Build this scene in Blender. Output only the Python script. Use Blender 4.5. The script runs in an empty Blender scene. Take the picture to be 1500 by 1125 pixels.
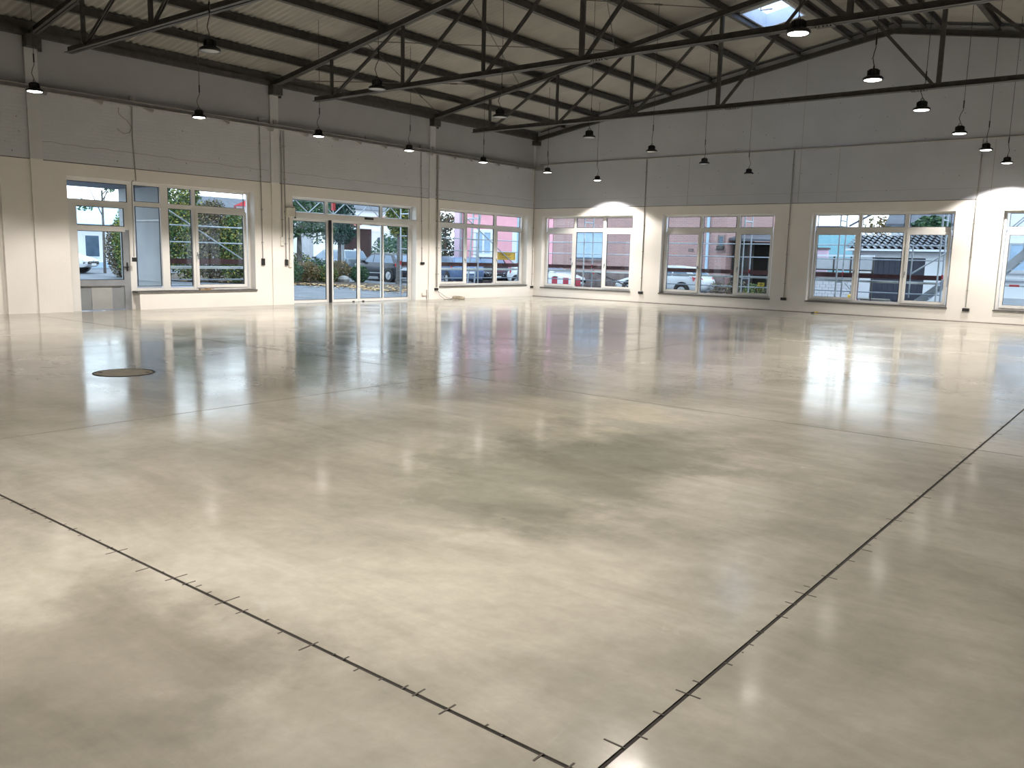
import bpy, math, random
from mathutils import Vector, Matrix
random.seed(7)
S = bpy.context.scene
COL = S.collection

# ------------------------------------------------------------------ camera, sky, exposure
YAW, PITCH, ROLL, FPX = -0.67037654, -0.1509366, 0.02417701, 1223.24
CAM = Vector((21.27368, -28.08354, 1.6))
fw = Vector((math.cos(PITCH)*math.sin(YAW), math.cos(PITCH)*math.cos(YAW), math.sin(PITCH)))
r0 = Vector((math.cos(YAW), -math.sin(YAW), 0)); u0 = r0.cross(fw)
rt = math.cos(ROLL)*r0 + math.sin(ROLL)*u0; up = -math.sin(ROLL)*r0 + math.cos(ROLL)*u0
cd = bpy.data.cameras.new('camera'); cd.sensor_width = 36.0; cd.lens = FPX/1500*36.0
cd.clip_start = 0.05; cd.clip_end = 400
cam = bpy.data.objects.new('camera', cd); COL.objects.link(cam)
cam.matrix_world = Matrix(((rt.x, up.x, -fw.x, CAM.x), (rt.y, up.y, -fw.y, CAM.y), (rt.z, up.z, -fw.z, CAM.z), (0, 0, 0, 1)))
S.camera = cam
SKY_STRENGTH = 3.5
LAMP_W = 570.0
w = bpy.data.worlds.new('overcast_sky'); S.world = w; w.use_nodes = True
nt = w.node_tree; bg = nt.nodes['Background']
tc = nt.nodes.new('ShaderNodeTexCoord'); sx = nt.nodes.new('ShaderNodeSeparateXYZ'); rm = nt.nodes.new('ShaderNodeValToRGB')
nz = nt.nodes.new('ShaderNodeTexNoise'); nz.inputs['Scale'].default_value = 2.5; mx = nt.nodes.new('ShaderNodeMixRGB'); mx.blend_type = 'MULTIPLY'; mx.inputs[0].default_value = 0.12
nt.links.new(tc.outputs['Generated'], sx.inputs[0]); nt.links.new(sx.outputs['Z'], rm.inputs[0])
rm.color_ramp.elements[0].position = 0.0; rm.color_ramp.elements[0].color = (0.88, 0.93, 1.0, 1)
rm.color_ramp.elements[1].position = 0.6; rm.color_ramp.elements[1].color = (0.70, 0.83, 1.0, 1)
nt.links.new(tc.outputs['Generated'], nz.inputs['Vector'])
nt.links.new(rm.outputs[0], mx.inputs[1]); nt.links.new(nz.outputs['Fac'], mx.inputs[2]); nt.links.new(mx.outputs[0], bg.inputs['Color'])
bg.inputs['Strength'].default_value = SKY_STRENGTH
vs = S.view_settings; vs.view_transform = 'Standard'; vs.look = 'None'; vs.gamma = 1.0; vs.use_curve_mapping = False; vs.exposure = 0.0
S.cycles.max_bounces = 8; S.cycles.transparent_max_bounces = 16; S.cycles.sample_clamp_indirect = 4.0
S.cycles.caustics_reflective = False; S.cycles.caustics_refractive = False

# ------------------------------------------------------------------ materials
def lin(c):
    return tuple(((v/255)/12.92 if v/255 <= 0.04045 else ((v/255+0.055)/1.055)**2.4) for v in c)
def mat(name, rgb, rough=0.6, metal=0.0, var=0.0, scale=4.0, bump=0.0, bscale=40.0, emit=None, spec=None, island=None, wave=None):
    m = bpy.data.materials.new(name); m.use_nodes = True
    n = m.node_tree; b = n.nodes['Principled BSDF']
    b.inputs['Base Color'].default_value = (*rgb, 1); b.inputs['Roughness'].default_value = rough; b.inputs['Metallic'].default_value = metal
    if spec is not None: b.inputs['Specular IOR Level'].default_value = spec
    t = n.nodes.new('ShaderNodeTexCoord')
    if var > 0:
        z = n.nodes.new('ShaderNodeTexNoise'); z.inputs['Scale'].default_value = scale; z.inputs['Detail'].default_value = 6
        r = n.nodes.new('ShaderNodeValToRGB'); r.color_ramp.elements[0].position = 0.3; r.color_ramp.elements[1].position = 0.7
        r.color_ramp.elements[0].color = (*[c*(1-var) for c in rgb], 1); r.color_ramp.elements[1].color = (*[min(1, c*(1+var)) for c in rgb], 1)
        n.links.new(t.outputs['Object'], z.inputs['Vector']); n.links.new(z.outputs['Fac'], r.inputs[0]); n.links.new(r.outputs[0], b.inputs['Base Color'])
    if island:
        g = n.nodes.new('ShaderNodeNewGeometry'); r = n.nodes.new('ShaderNodeValToRGB')
        r.color_ramp.elements.remove(r.color_ramp.elements[1])
        for i, c in enumerate(island):
            e = r.color_ramp.elements[0] if i == 0 else r.color_ramp.elements.new(i/(len(island)-1))
            e.position = i/(len(island)-1); e.color = (*c, 1)
        n.links.new(g.outputs['Random Per Island'], r.inputs[0]); n.links.new(r.outputs[0], b.inputs['Base Color'])
    if bump > 0:
        z2 = n.nodes.new('ShaderNodeTexNoise'); z2.inputs['Scale'].default_value = bscale; z2.inputs['Detail'].default_value = 4
        bp = n.nodes.new('ShaderNodeBump'); bp.inputs['Strength'].default_value = bump; bp.inputs['Distance'].default_value = 0.02
        n.links.new(t.outputs['Object'], z2.inputs['Vector']); n.links.new(z2.outputs['Fac'], bp.inputs['Height']); n.links.new(bp.outputs[0], b.inputs['Normal'])
    if emit:
        b.inputs['Emission Color'].default_value = (*emit[0], 1); b.inputs['Emission Strength'].default_value = emit[1]
    return m

def brick_mat(name, c1, c2, mortar, sx_, bumpd, vary=0.25, axis='X', rough=0.8, spots=False):
    """painted or bare brick courses; axis tells which world axis runs along the wall"""
    m = bpy.data.materials.new(name); m.use_nodes = True
    n = m.node_tree; b = n.nodes['Principled BSDF']; b.inputs['Roughness'].default_value = rough
    t = n.nodes.new('ShaderNodeTexCoord'); s = n.nodes.new('ShaderNodeSeparateXYZ'); c = n.nodes.new('ShaderNodeCombineXYZ')
    n.links.new(t.outputs['Object'], s.inputs[0]); n.links.new(s.outputs[axis], c.inputs['X']); n.links.new(s.outputs['Z'], c.inputs['Y'])
    k = n.nodes.new('ShaderNodeTexBrick'); k.inputs['Color1'].default_value = (*c1, 1); k.inputs['Color2'].default_value = (*c2, 1); k.inputs['Mortar'].default_value = (*mortar, 1)
    k.inputs['Scale'].default_value = 1.0; k.inputs['Brick Width'].default_value = sx_; k.inputs['Row Height'].default_value = 0.08 if sx_ < 0.3 else 0.12; k.inputs['Mortar Size'].default_value = 0.007
    n.links.new(c.outputs[0], k.inputs['Vector'])
    z = n.nodes.new('ShaderNodeTexNoise'); z.inputs['Scale'].default_value = 0.9; z.inputs['Detail'].default_value = 7
    n.links.new(t.outputs['Object'], z.inputs['Vector'])
    r = n.nodes.new('ShaderNodeValToRGB'); r.color_ramp.elements[0].position = 0.25; r.color_ramp.elements[0].color = (1-vary,)*3+(1,); r.color_ramp.elements[1].position = 0.75; r.color_ramp.elements[1].color = (1, 1, 1, 1)
    n.links.new(z.outputs['Fac'], r.inputs[0])
    x = n.nodes.new('ShaderNodeMixRGB'); x.blend_type = 'MULTIPLY'; x.inputs[0].default_value = 1.0
    n.links.new(k.outputs['Color'], x.inputs[1]); n.links.new(r.outputs[0], x.inputs[2])
    out = x.outputs[0]
    if spots:    # chipped paint: small sparse dark pits
        v = n.nodes.new('ShaderNodeTexVoronoi'); v.inputs['Scale'].default_value = 3.2
        mp = n.nodes.new('ShaderNodeMapping'); mp.inputs['Scale'].default_value = (1.3, 1.3, 0.8); n.links.new(t.outputs['Object'], mp.inputs[0]); n.links.new(mp.outputs[0], v.inputs['Vector'])
        lt = n.nodes.new('ShaderNodeMath'); lt.operation = 'LESS_THAN'; lt.inputs[1].default_value = 0.055; n.links.new(v.outputs['Distance'], lt.inputs[0])
        x2 = n.nodes.new('ShaderNodeMixRGB'); x2.blend_type = 'MIX'; x2.inputs[2].default_value = (0.12, 0.11, 0.10, 1)
        ml = n.nodes.new('ShaderNodeMath'); ml.operation = 'MULTIPLY'; ml.inputs[1].default_value = 0.7; n.links.new(lt.outputs[0], ml.inputs[0])
        n.links.new(ml.outputs[0], x2.inputs[0]); n.links.new(out, x2.inputs[1]); out = x2.outputs[0]
    n.links.new(out, b.inputs['Base Color'])
    bp = n.nodes.new('ShaderNodeBump'); bp.inputs['Strength'].default_value = 0.8; bp.inputs['Distance'].default_value = bumpd; bp.invert = True
    z3 = n.nodes.new('ShaderNodeTexNoise'); z3.inputs['Scale'].default_value = 14; n.links.new(t.outputs['Object'], z3.inputs['Vector'])
    ad = n.nodes.new('ShaderNodeMath'); ad.operation = 'ADD'; n.links.new(k.outputs['Fac'], ad.inputs[0]); n.links.new(z3.outputs['Fac'], ad.inputs[1])
    n.links.new(ad.outputs[0], bp.inputs['Height']); n.links.new(bp.outputs[0], b.inputs['Normal'])
    return m

def glass_mat(name, tint=(1, 1, 1), refl=0.07):
    m = bpy.data.materials.new(name); m.use_nodes = True; n = m.node_tree; n.nodes.clear()
    o = n.nodes.new('ShaderNodeOutputMaterial'); a = n.nodes.new('ShaderNodeBsdfTransparent'); a.inputs[0].default_value = (*tint, 1)
    g = n.nodes.new('ShaderNodeBsdfGlossy'); g.inputs['Roughness'].default_value = 0.02; g.inputs[0].default_value = (0.9, 0.95, 1, 1)
    f0 = n.nodes.new('ShaderNodeFresnel'); f0.inputs['IOR'].default_value = 1.35
    ge = n.nodes.new('ShaderNodeNewGeometry'); inv = n.nodes.new('ShaderNodeMath'); inv.operation = 'SUBTRACT'; inv.inputs[0].default_value = 1.0; n.links.new(ge.outputs['Backfacing'], inv.inputs[1])
    f = n.nodes.new('ShaderNodeMath'); f.operation = 'MULTIPLY'; n.links.new(f0.outputs[0], f.inputs[0]); n.links.new(inv.outputs[0], f.inputs[1])
    x = n.nodes.new('ShaderNodeMixShader'); n.links.new(f.outputs[0], x.inputs[0]); n.links.new(a.outputs[0], x.inputs[1]); n.links.new(g.outputs[0], x.inputs[2]); n.links.new(x.outputs[0], o.inputs[0])
    return m

FLOOR_OFF = (0.0, 0.0)
def floor_mat():
    m = bpy.data.materials.new('polished_concrete'); m.use_nodes = True; n = m.node_tree; b = n.nodes['Principled BSDF']
    t = n.nodes.new('ShaderNodeTexCoord')
    def noise(scale, detail=8, dist=0.0, rough=0.55, mp=None):
        z = n.nodes.new('ShaderNodeTexNoise'); z.inputs['Scale'].default_value = scale; z.inputs['Detail'].default_value = detail; z.inputs['Distortion'].default_value = dist; z.inputs['Roughness'].default_value = rough
        if mp:
            k = n.nodes.new('ShaderNodeMapping'); k.inputs['Scale'].default_value = mp[0]; k.inputs['Rotation'].default_value = mp[1]; k.inputs['Location'].default_value = mp[2]
            n.links.new(t.outputs['Object'], k.inputs[0]); n.links.new(k.outputs[0], z.inputs['Vector'])
        else: n.links.new(t.outputs['Object'], z.inputs['Vector'])
        return z.outputs['Fac']
    def ramp(src, *st):
        r = n.nodes.new('ShaderNodeValToRGB')
        while len(r.color_ramp.elements) < len(st): r.color_ramp.elements.new(0.5)
        for e, (p, c) in zip(r.color_ramp.elements, st): e.position = p; e.color = (*c, 1)
        n.links.new(src, r.inputs[0]); return r.outputs[0]
    def mix(a, c, f, mode='MIX'):
        x = n.nodes.new('ShaderNodeMixRGB'); x.blend_type = mode
        if isinstance(f, float): x.inputs[0].default_value = f
        else: n.links.new(f, x.inputs[0])
        n.links.new(a, x.inputs[1])
        if isinstance(c, tuple): x.inputs[2].default_value = (*c, 1)
        else: n.links.new(c, x.inputs[2])
        return x.outputs[0]
    base = ramp(noise(0.34, 10, 0.6, 0.6, ((1, 1, 1), (0, 0, 0), (FLOOR_OFF[0], FLOOR_OFF[1], 0))), (0.30, (0.240, 0.228, 0.193)), (0.44, (0.322, 0.303, 0.257)), (0.56, (0.41, 0.385, 0.330)), (0.72, (0.50, 0.472, 0.415)))
    streak = ramp(noise(1.6, 8, 0.8, 0.65, ((0.35, 1.3, 1), (0, 0, 0.5), (3, 1, 0))), (0.3, (0.74, 0.74, 0.71)), (0.62, (1.0, 1.0, 1.0)), (0.8, (1.12, 1.10, 1.06)))
    c = mix(base, streak, 0.85, 'MULTIPLY')
    fine = ramp(noise(9, 8, 0.3, 0.7), (0.3, (0.88, 0.88, 0.87)), (0.7, (1.07, 1.06, 1.05)))
    c = mix(c, fine, 0.8, 'MULTIPLY')
    veins = ramp(noise(1.1, 10, 2.2, 0.62, ((1, 1, 1), (0, 0, 0), (7, 2, 0))), (0.66, (0, 0, 0)), (0.78, (0.55, 0.55, 0.55)))
    c = mix(c, (0.46, 0.45, 0.41), veins)
    # cloudy ragged blotches of the slab, with brighter and dimmer lamp light painted in
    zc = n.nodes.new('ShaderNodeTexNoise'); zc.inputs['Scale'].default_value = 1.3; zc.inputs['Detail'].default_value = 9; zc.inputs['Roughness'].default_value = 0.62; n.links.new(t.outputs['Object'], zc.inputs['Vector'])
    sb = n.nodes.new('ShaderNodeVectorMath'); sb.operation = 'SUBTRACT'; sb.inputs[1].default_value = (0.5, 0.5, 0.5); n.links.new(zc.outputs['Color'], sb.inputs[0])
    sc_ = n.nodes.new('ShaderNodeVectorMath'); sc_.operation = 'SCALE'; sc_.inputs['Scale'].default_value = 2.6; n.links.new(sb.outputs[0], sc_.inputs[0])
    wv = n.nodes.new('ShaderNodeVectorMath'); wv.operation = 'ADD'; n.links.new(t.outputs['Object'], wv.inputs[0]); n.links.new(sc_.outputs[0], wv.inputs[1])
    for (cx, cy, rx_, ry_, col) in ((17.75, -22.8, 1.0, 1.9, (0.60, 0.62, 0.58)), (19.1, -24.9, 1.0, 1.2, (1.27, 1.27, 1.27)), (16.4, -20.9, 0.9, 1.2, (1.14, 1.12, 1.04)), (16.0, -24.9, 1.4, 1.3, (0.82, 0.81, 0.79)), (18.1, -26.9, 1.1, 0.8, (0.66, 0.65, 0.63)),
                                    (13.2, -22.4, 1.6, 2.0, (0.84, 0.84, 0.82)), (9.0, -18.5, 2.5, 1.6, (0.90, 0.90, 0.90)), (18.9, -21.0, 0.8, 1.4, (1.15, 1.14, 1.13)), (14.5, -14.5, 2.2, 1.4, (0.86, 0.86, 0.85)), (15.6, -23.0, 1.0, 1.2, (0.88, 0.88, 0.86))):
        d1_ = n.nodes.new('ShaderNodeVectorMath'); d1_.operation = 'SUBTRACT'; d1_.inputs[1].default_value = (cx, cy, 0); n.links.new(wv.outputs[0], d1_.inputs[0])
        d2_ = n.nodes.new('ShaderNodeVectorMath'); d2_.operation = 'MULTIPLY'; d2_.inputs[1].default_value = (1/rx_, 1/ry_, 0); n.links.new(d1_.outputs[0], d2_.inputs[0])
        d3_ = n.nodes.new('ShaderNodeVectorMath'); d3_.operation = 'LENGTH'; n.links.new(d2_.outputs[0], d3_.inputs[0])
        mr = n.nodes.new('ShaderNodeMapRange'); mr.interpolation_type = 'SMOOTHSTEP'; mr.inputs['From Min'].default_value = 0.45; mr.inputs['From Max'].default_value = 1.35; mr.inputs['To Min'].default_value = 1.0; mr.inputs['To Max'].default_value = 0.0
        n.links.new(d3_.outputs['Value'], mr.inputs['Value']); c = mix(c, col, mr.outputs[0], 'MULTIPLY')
    specks = n.nodes.new('ShaderNodeTexVoronoi'); specks.inputs['Scale'].default_value = 1.1; n.links.new(t.outputs['Object'], specks.inputs['Vector'])
    sp = ramp(specks.outputs['Distance'], (0.012, (0.5, 0.5, 0.5)), (0.03, (0, 0, 0)))
    c = mix(c, (0.06, 0.05, 0.04), sp)
    n.links.new(c, b.inputs['Base Color'])
    rg = ramp(noise(0.8, 6, 0.5), (0.3, (0.09,)*3), (0.7, (0.19,)*3)); n.links.new(rg, b.inputs['Roughness'])
    b.inputs['Specular IOR Level'].default_value = 0.45
    bp = n.nodes.new('ShaderNodeBump'); bp.inputs['Strength'].default_value = 0.08; bp.inputs['Distance'].default_value = 0.01
    n.links.new(noise(3.2, 3, 0.4), bp.inputs['Height']); n.links.new(bp.outputs[0], b.inputs['Normal'])
    return m

M = dict(
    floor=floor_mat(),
    coldim=mat('dimmed_white_steel', (0.62, 0.625, 0.64), 0.6, var=0.03),  # column white with the dimness above the ledge put into its colour
    ledge=mat('grey_joint', (0.16, 0.155, 0.15), 0.9, var=0.3),
    joint=mat('joint_filler', (0.025, 0.02, 0.016), 0.9, var=0.3, scale=20),
    sawmark=mat('saw_overcut', (0.06, 0.05, 0.04), 0.8, var=0.3),
    plaster=mat('white_plaster', (0.86, 0.825, 0.785), 0.75, var=0.02, scale=1.5, bump=0.15, bscale=25),
    brickL=brick_mat('painted_brick_left', (0.645, 0.66, 0.70), (0.63, 0.645, 0.685), (0.61, 0.625, 0.665), 0.24, 0.004, 0.10, 'Y', spots=True),  # white brick, left and back: colours darkened to paint in upper-wall shade
    brickB=brick_mat('painted_brick_back', (0.575, 0.595, 0.645), (0.57, 0.59, 0.64), (0.565, 0.585, 0.635), 0.24, 0.0008, 0.10, 'X', spots=True),
    band=mat('dimmed_ring_beam', (0.42, 0.43, 0.455), 0.8, var=0.05, scale=1.0, bump=0.2, bscale=20),  # white in itself; this grey holds the shade above the crane rail
    steel=mat('anthracite_steel', (0.072, 0.069, 0.066), 0.5, var=0.25, scale=6, bump=0.1),
    steel_rod=mat('dark_rod', (0.07, 0.065, 0.06), 0.5, var=0.2),
    rail=mat('grey_painted_steel', (0.34, 0.335, 0.325), 0.55, var=0.12, scale=5),
    sheet=mat('fibre_cement_sheet', (0.36, 0.35, 0.325), 0.85, var=0.12, scale=0.8, bump=0.15, bscale=30),
    conduit=mat('grey_conduit', (0.36, 0.35, 0.33), 0.5, var=0.08),
    pvc=mat('white_pvc', (0.80, 0.79, 0.77), 0.35, var=0.015, scale=3),
    seal=mat('black_gasket', (0.015, 0.015, 0.017), 0.6, var=0.2),
    alu=mat('grey_aluminium', (0.33, 0.35, 0.38), 0.4, 0.3, var=0.08),
    dpanel=mat('grey_door_panel', (0.24, 0.26, 0.28), 0.5, var=0.06),
    dpanel2=mat('pale_door_panel', (0.37, 0.38, 0.38), 0.5, var=0.05),
    sill=mat('dark_stone_sill', (0.13, 0.125, 0.12), 0.45, var=0.25, scale=12),
    glass=glass_mat('window_glass', (0.93, 0.97, 0.97)),
    black=mat('black_plastic', (0.018, 0.018, 0.02), 0.45, var=0.2),
    lampbody=mat('black_lamp_body', (0.02, 0.02, 0.023), 0.4, var=0.2),
    lens_on=mat('lit_lens', (0.9, 0.88, 0.85), 0.4, emit=((1.0, 0.93, 0.84), 14.0), var=0.01),
    lens_off=mat('unlit_lens', (0.45, 0.46, 0.47), 0.25, var=0.1),
    cable=mat('dark_cable', (0.06, 0.058, 0.055), 0.6, var=0.2),
    cream=mat('cream_box', (0.72, 0.69, 0.60), 0.5, var=0.03),
    rust=mat('manhole_fill', (0.40, 0.35, 0.25), 0.6, var=0.2, scale=8, bump=0.3),
    iron=mat('cast_iron', (0.035, 0.028, 0.022), 0.6, var=0.3),
    straw=mat('coiled_flex', (0.42, 0.36, 0.27), 0.7, var=0.2, scale=12),
    wood=mat('raw_wood', (0.30, 0.20, 0.11), 0.7, var=0.25, scale=9),
    yellow=mat('yellow_plastic', (0.80, 0.62, 0.08), 0.5, var=0.08),
    curb=mat('white_skylight_curb', (0.75, 0.80, 0.86), 0.5, var=0.05),
    dome=glass_mat('skylight_dome', (0.80, 0.88, 1.0)),
    # outdoors
    asphalt=mat('asphalt', (0.17, 0.185, 0.21), 0.8, var=0.25, scale=1.2, bump=0.4, bscale=60),
    soil=mat('planting_soil', (0.10, 0.075, 0.055), 0.95, var=0.4, scale=5, bump=0.5),
    kerb=mat('concrete_kerb', (0.36, 0.35, 0.34), 0.8, var=0.15, scale=6),
    galv=mat('galvanised_tube', (0.48, 0.53, 0.60), 0.4, 0.5, var=0.15, scale=9),
    toe=mat('red_brown_toe_board', (0.085, 0.028, 0.028), 0.7, var=0.35, scale=6),
    red=mat('red_clamp', (0.55, 0.06, 0.07), 0.5, var=0.15),
    deck=mat('alu_deck', (0.50, 0.55, 0.62), 0.45, 0.4, var=0.12),
    grn=mat('tree_leaf', (0.05, 0.11, 0.045), 0.7, island=[(0.018, 0.055, 0.035), (0.035, 0.10, 0.05), (0.08, 0.17, 0.07), (0.03, 0.09, 0.06), (0.14, 0.24, 0.09)]),
    conif=mat('dark_needle', (0.02, 0.06, 0.045), 0.8, island=[(0.012, 0.04, 0.032), (0.025, 0.075, 0.06), (0.04, 0.10, 0.08)]),
    hedge=mat('hedge_leaf', (0.08, 0.12, 0.03), 0.7, island=[(0.02, 0.05, 0.02), (0.05, 0.12, 0.035), (0.14, 0.22, 0.05), (0.04, 0.09, 0.04), (0.40, 0.33, 0.06), (0.22, 0.27, 0.07)]),
    autumn=mat('autumn_leaf', (0.2, 0.1, 0.05), 0.7, island=[(0.16, 0.07, 0.03), (0.10, 0.10, 0.04), (0.30, 0.16, 0.05), (0.06, 0.09, 0.03), (0.38, 0.25, 0.10)]),
    reddish=mat('bare_hedge_leaf', (0.15, 0.1, 0.08), 0.7, island=[(0.07, 0.06, 0.055), (0.16, 0.12, 0.10), (0.26, 0.20, 0.09), (0.10, 0.12, 0.05), (0.10, 0.085, 0.08)]),
    litter=mat('fallen_leaf', (0.5, 0.3, 0.12), 0.8, island=[(0.55, 0.33, 0.12), (0.62, 0.45, 0.22), (0.36, 0.18, 0.08), (0.66, 0.52, 0.30)]),
    bark=mat('grey_bark', (0.13, 0.12, 0.115), 0.9, var=0.35, scale=8, bump=0.6),
    pink=mat('pink_render', (0.88, 0.43, 0.50), 0.85, var=0.04, scale=2, bump=0.1),
    pinkpale=mat('pale_pink_render', (0.80, 0.58, 0.72), 0.85, var=0.04, scale=2),
    white=mat('white_render', (0.82, 0.84, 0.86), 0.8, var=0.03, scale=2),
    greyw=mat('pale_grey_render', (0.50, 0.52, 0.55), 0.85, var=0.08, scale=2),
    pier=mat('grey_panel', (0.40, 0.42, 0.44), 0.7, var=0.05, scale=2),
    brickP=brick_mat('pinkish_brick', (0.54, 0.31, 0.28), (0.46, 0.28, 0.27), (0.52, 0.45, 0.43), 0.24, 0.01, 0.15, 'X'),
    plinth=mat('brown_stone_plinth', (0.20, 0.155, 0.15), 0.85, var=0.45, scale=3, bump=0.5),
    wbrick=mat('white_brick', (0.74, 0.73, 0.76), 0.8, var=0.06, scale=5),
    wmort=mat('grey_mortar', (0.42, 0.42, 0.45), 0.9, var=0.1),
    rbrick=mat('red_brick', (0.30, 0.10, 0.08), 0.85, var=0.3, scale=8),
    tile=mat('grey_roof_tile', (0.20, 0.22, 0.26), 0.7, var=0.3, scale=3, island=[(0.17, 0.19, 0.23), (0.24, 0.26, 0.30), (0.14, 0.16, 0.19), (0.30, 0.32, 0.35)]),
    slate=mat('dark_slate', (0.09, 0.10, 0.125), 0.6, var=0.2, scale=3),
    redtile=mat('red_roof_tile', (0.36, 0.09, 0.07), 0.75, var=0.2, scale=4),
    timber=mat('dark_timber', (0.045, 0.022, 0.02), 0.8, var=0.3, scale=4),
    gate=mat('dark_garage_door', (0.05, 0.055, 0.075), 0.5, var=0.12, scale=5),
    darkopen=mat('dark_shed_wood', (0.028, 0.03, 0.028), 0.8, var=0.3, scale=3),
    shutter=mat('pale_blue_shutter', (0.45, 0.62, 0.80), 0.5, var=0.04),
    wglass=mat('dark_house_glass', (0.09, 0.14, 0.20), 0.08, var=0.3, scale=1.5),
    lglass=mat('sky_lit_house_glass', (0.40, 0.55, 0.72), 0.1, var=0.1),  # bright sky reflection painted into the pane colour
    cyan=mat('cyan_tarpaulin', (0.30, 0.62, 0.72), 0.6, var=0.06),
    olive=mat('olive_render', (0.20, 0.19, 0.165), 0.85, var=0.1),
    car_grey=mat('dark_grey_car_paint', (0.055, 0.06, 0.075), 0.22, 0.4, var=0.05),
    car_silver=mat('silver_car_paint', (0.26, 0.32, 0.38), 0.25, 0.4, var=0.05),
    car_white=mat('white_car_paint', (0.80, 0.83, 0.86), 0.22, var=0.02),
    car_blue=mat('blue_car_paint', (0.12, 0.18, 0.32), 0.22, 0.3, var=0.05),
    car_black=mat('black_car_paint', (0.02, 0.023, 0.032), 0.2, 0.3, var=0.1),
    car_glass=mat('car_glass', (0.17, 0.25, 0.36), 0.08, var=0.15, scale=1),
    tyre=mat('tyre_rubber', (0.015, 0.015, 0.016), 0.8, var=0.2),
    rim=mat('alloy_rim', (0.60, 0.62, 0.65), 0.3, 0.6, var=0.1),
    lampglass=mat('headlamp_glass', (0.75, 0.80, 0.86), 0.1, var=0.1),
    tail=mat('tail_lamp_red', (0.60, 0.03, 0.05), 0.25, var=0.1),
    plate=mat('number_plate_white', (0.8, 0.81, 0.82), 0.5, var=0.03),
    signy=mat('yellow_sign', (0.90, 0.55, 0.08), 0.55, var=0.05, scale=5),
    signink=mat('brown_sign_ink', (0.40, 0.24, 0.03), 0.6, var=0.1),
    barred=mat('barrier_red', (0.42, 0.03, 0.06), 0.5, var=0.1),
    barwhite=mat('barrier_white', (0.78, 0.82, 0.88), 0.5, var=0.05),
)

# ------------------------------------------------------------------ mesh helpers
class MB:
    def __init__(s): s.v = []; s.f = []
    def poly(s, pts, faces):
        k = len(s.v); s.v += [tuple(p) for p in pts]; s.f += [tuple(k+i for i in f) for f in faces]; return s
    def box(s, x0, x1, y0, y1, z0, z1):
        return s.poly([(x0, y0, z0), (x1, y0, z0), (x1, y1, z0), (x0, y1, z0), (x0, y0, z1), (x1, y0, z1), (x1, y1, z1), (x0, y1, z1)],
                      [(3, 2, 1, 0), (4, 5, 6, 7), (0, 1, 5, 4), (1, 2, 6, 5), (2, 3, 7, 6), (3, 0, 4, 7)])
    def bar(s, p, q, w_, h_, upv=(0, 0, 1)):
        p = Vector(p); q = Vector(q); d = (q-p).normalized(); u = Vector(upv)
        sd = d.cross(u)
        if sd.length < 1e-4: sd = d.cross(Vector((0, 1, 0)))
        sd.normalize(); u = sd.cross(d)
        a = sd*w_/2; b = u*h_/2
        pts = [p-a-b, p+a-b, p+a+b, p-a+b, q-a-b, q+a-b, q+a+b, q-a+b]
        return s.poly(pts, [(0, 1, 2, 3), (7, 6, 5, 4), (0, 4, 5, 1), (1, 5, 6, 2), (2, 6, 7, 3), (3, 7, 4, 0)])
    def tube(s, pts, r, n=8, caps=True):
        pts = [Vector(p) for p in pts]; k = len(s.v); m = len(pts)
        rr = r if isinstance(r, (list, tuple)) else [r]*m
        prev = None
        for i, p in enumerate(pts):
            d = (pts[min(i+1, m-1)]-pts[max(i-1, 0)]).normalized()
            if prev is None:
                a = d.cross(Vector((0, 0, 1)))
                if a.length < 1e-3: a = d.cross(Vector((0, 1, 0)))
            else: a = prev-d*prev.dot(d)
            a.normalize(); prev = a; b = d.cross(a)
            for j in range(n):
                t = 2*math.pi*j/n; s.v.append(tuple(p+(a*math.cos(t)+b*math.sin(t))*rr[i]))
        for i in range(m-1):
            for j in range(n):
                s.f.append((k+i*n+j, k+i*n+(j+1) % n, k+(i+1)*n+(j+1) % n, k+(i+1)*n+j))
        if caps:
            s.f.append(tuple(k+j for j in reversed(range(n)))); s.f.append(tuple(k+(m-1)*n+j for j in range(n)))
        return s
    def lathe(s, prof, c=(0, 0, 0), n=24, axis='Z', caps=True):
        k = len(s.v); m = len(prof)
        for r, z in prof:
            for j in range(n):
                t = 2*math.pi*j/n; a, b = r*math.cos(t), r*math.sin(t)
                s.v.append((c[0]+a, c[1]+b, c[2]+z) if axis == 'Z' else ((c[0]+a, c[1]+z, c[2]+b) if axis == 'Y' else (c[0]+z, c[1]+a, c[2]+b)))
        for i in range(m-1):
            for j in range(n): s.f.append((k+i*n+j, k+i*n+(j+1) % n, k+(i+1)*n+(j+1) % n, k+(i+1)*n+j))
        if caps:
            s.f.append(tuple(k+j for j in reversed(range(n)))); s.f.append(tuple(k+(m-1)*n+j for j in range(n)))
        return s
    def prism(s, pts, off):
        n = len(pts); o = Vector(off); a = [Vector(p) for p in pts]
        return s.poly(a+[p+o for p in a], [tuple(range(n-1, -1, -1)), tuple(range(n, 2*n))]+[(i, (i+1) % n, n+(i+1) % n, n+i) for i in range(n)])
    def build(s, name, m, parent=None, smooth=False, local=False, bevel=0.0):
        me = bpy.data.meshes.new(name)
        o = Vector((0, 0, 0))
        if parent is not None and not local:
            p = parent
            while p is not None: o = o+p.location; p = p.parent
        me.from_pydata([(v[0]-o.x, v[1]-o.y, v[2]-o.z) for v in s.v], [], s.f); me.update()
        me.materials.append(m)
        ob = bpy.data.objects.new(name, me); COL.objects.link(ob)
        if parent is not None: ob.parent = parent
        if smooth:
            me.shade_smooth()
            try: me.set_sharp_from_angle(angle=math.radians(40))
            except Exception: pass
        if bevel > 0:
            b = ob.modifiers.new('bevel', 'BEVEL'); b.width = bevel; b.segments = 2; b.limit_method = 'ANGLE'
        return ob
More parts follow.
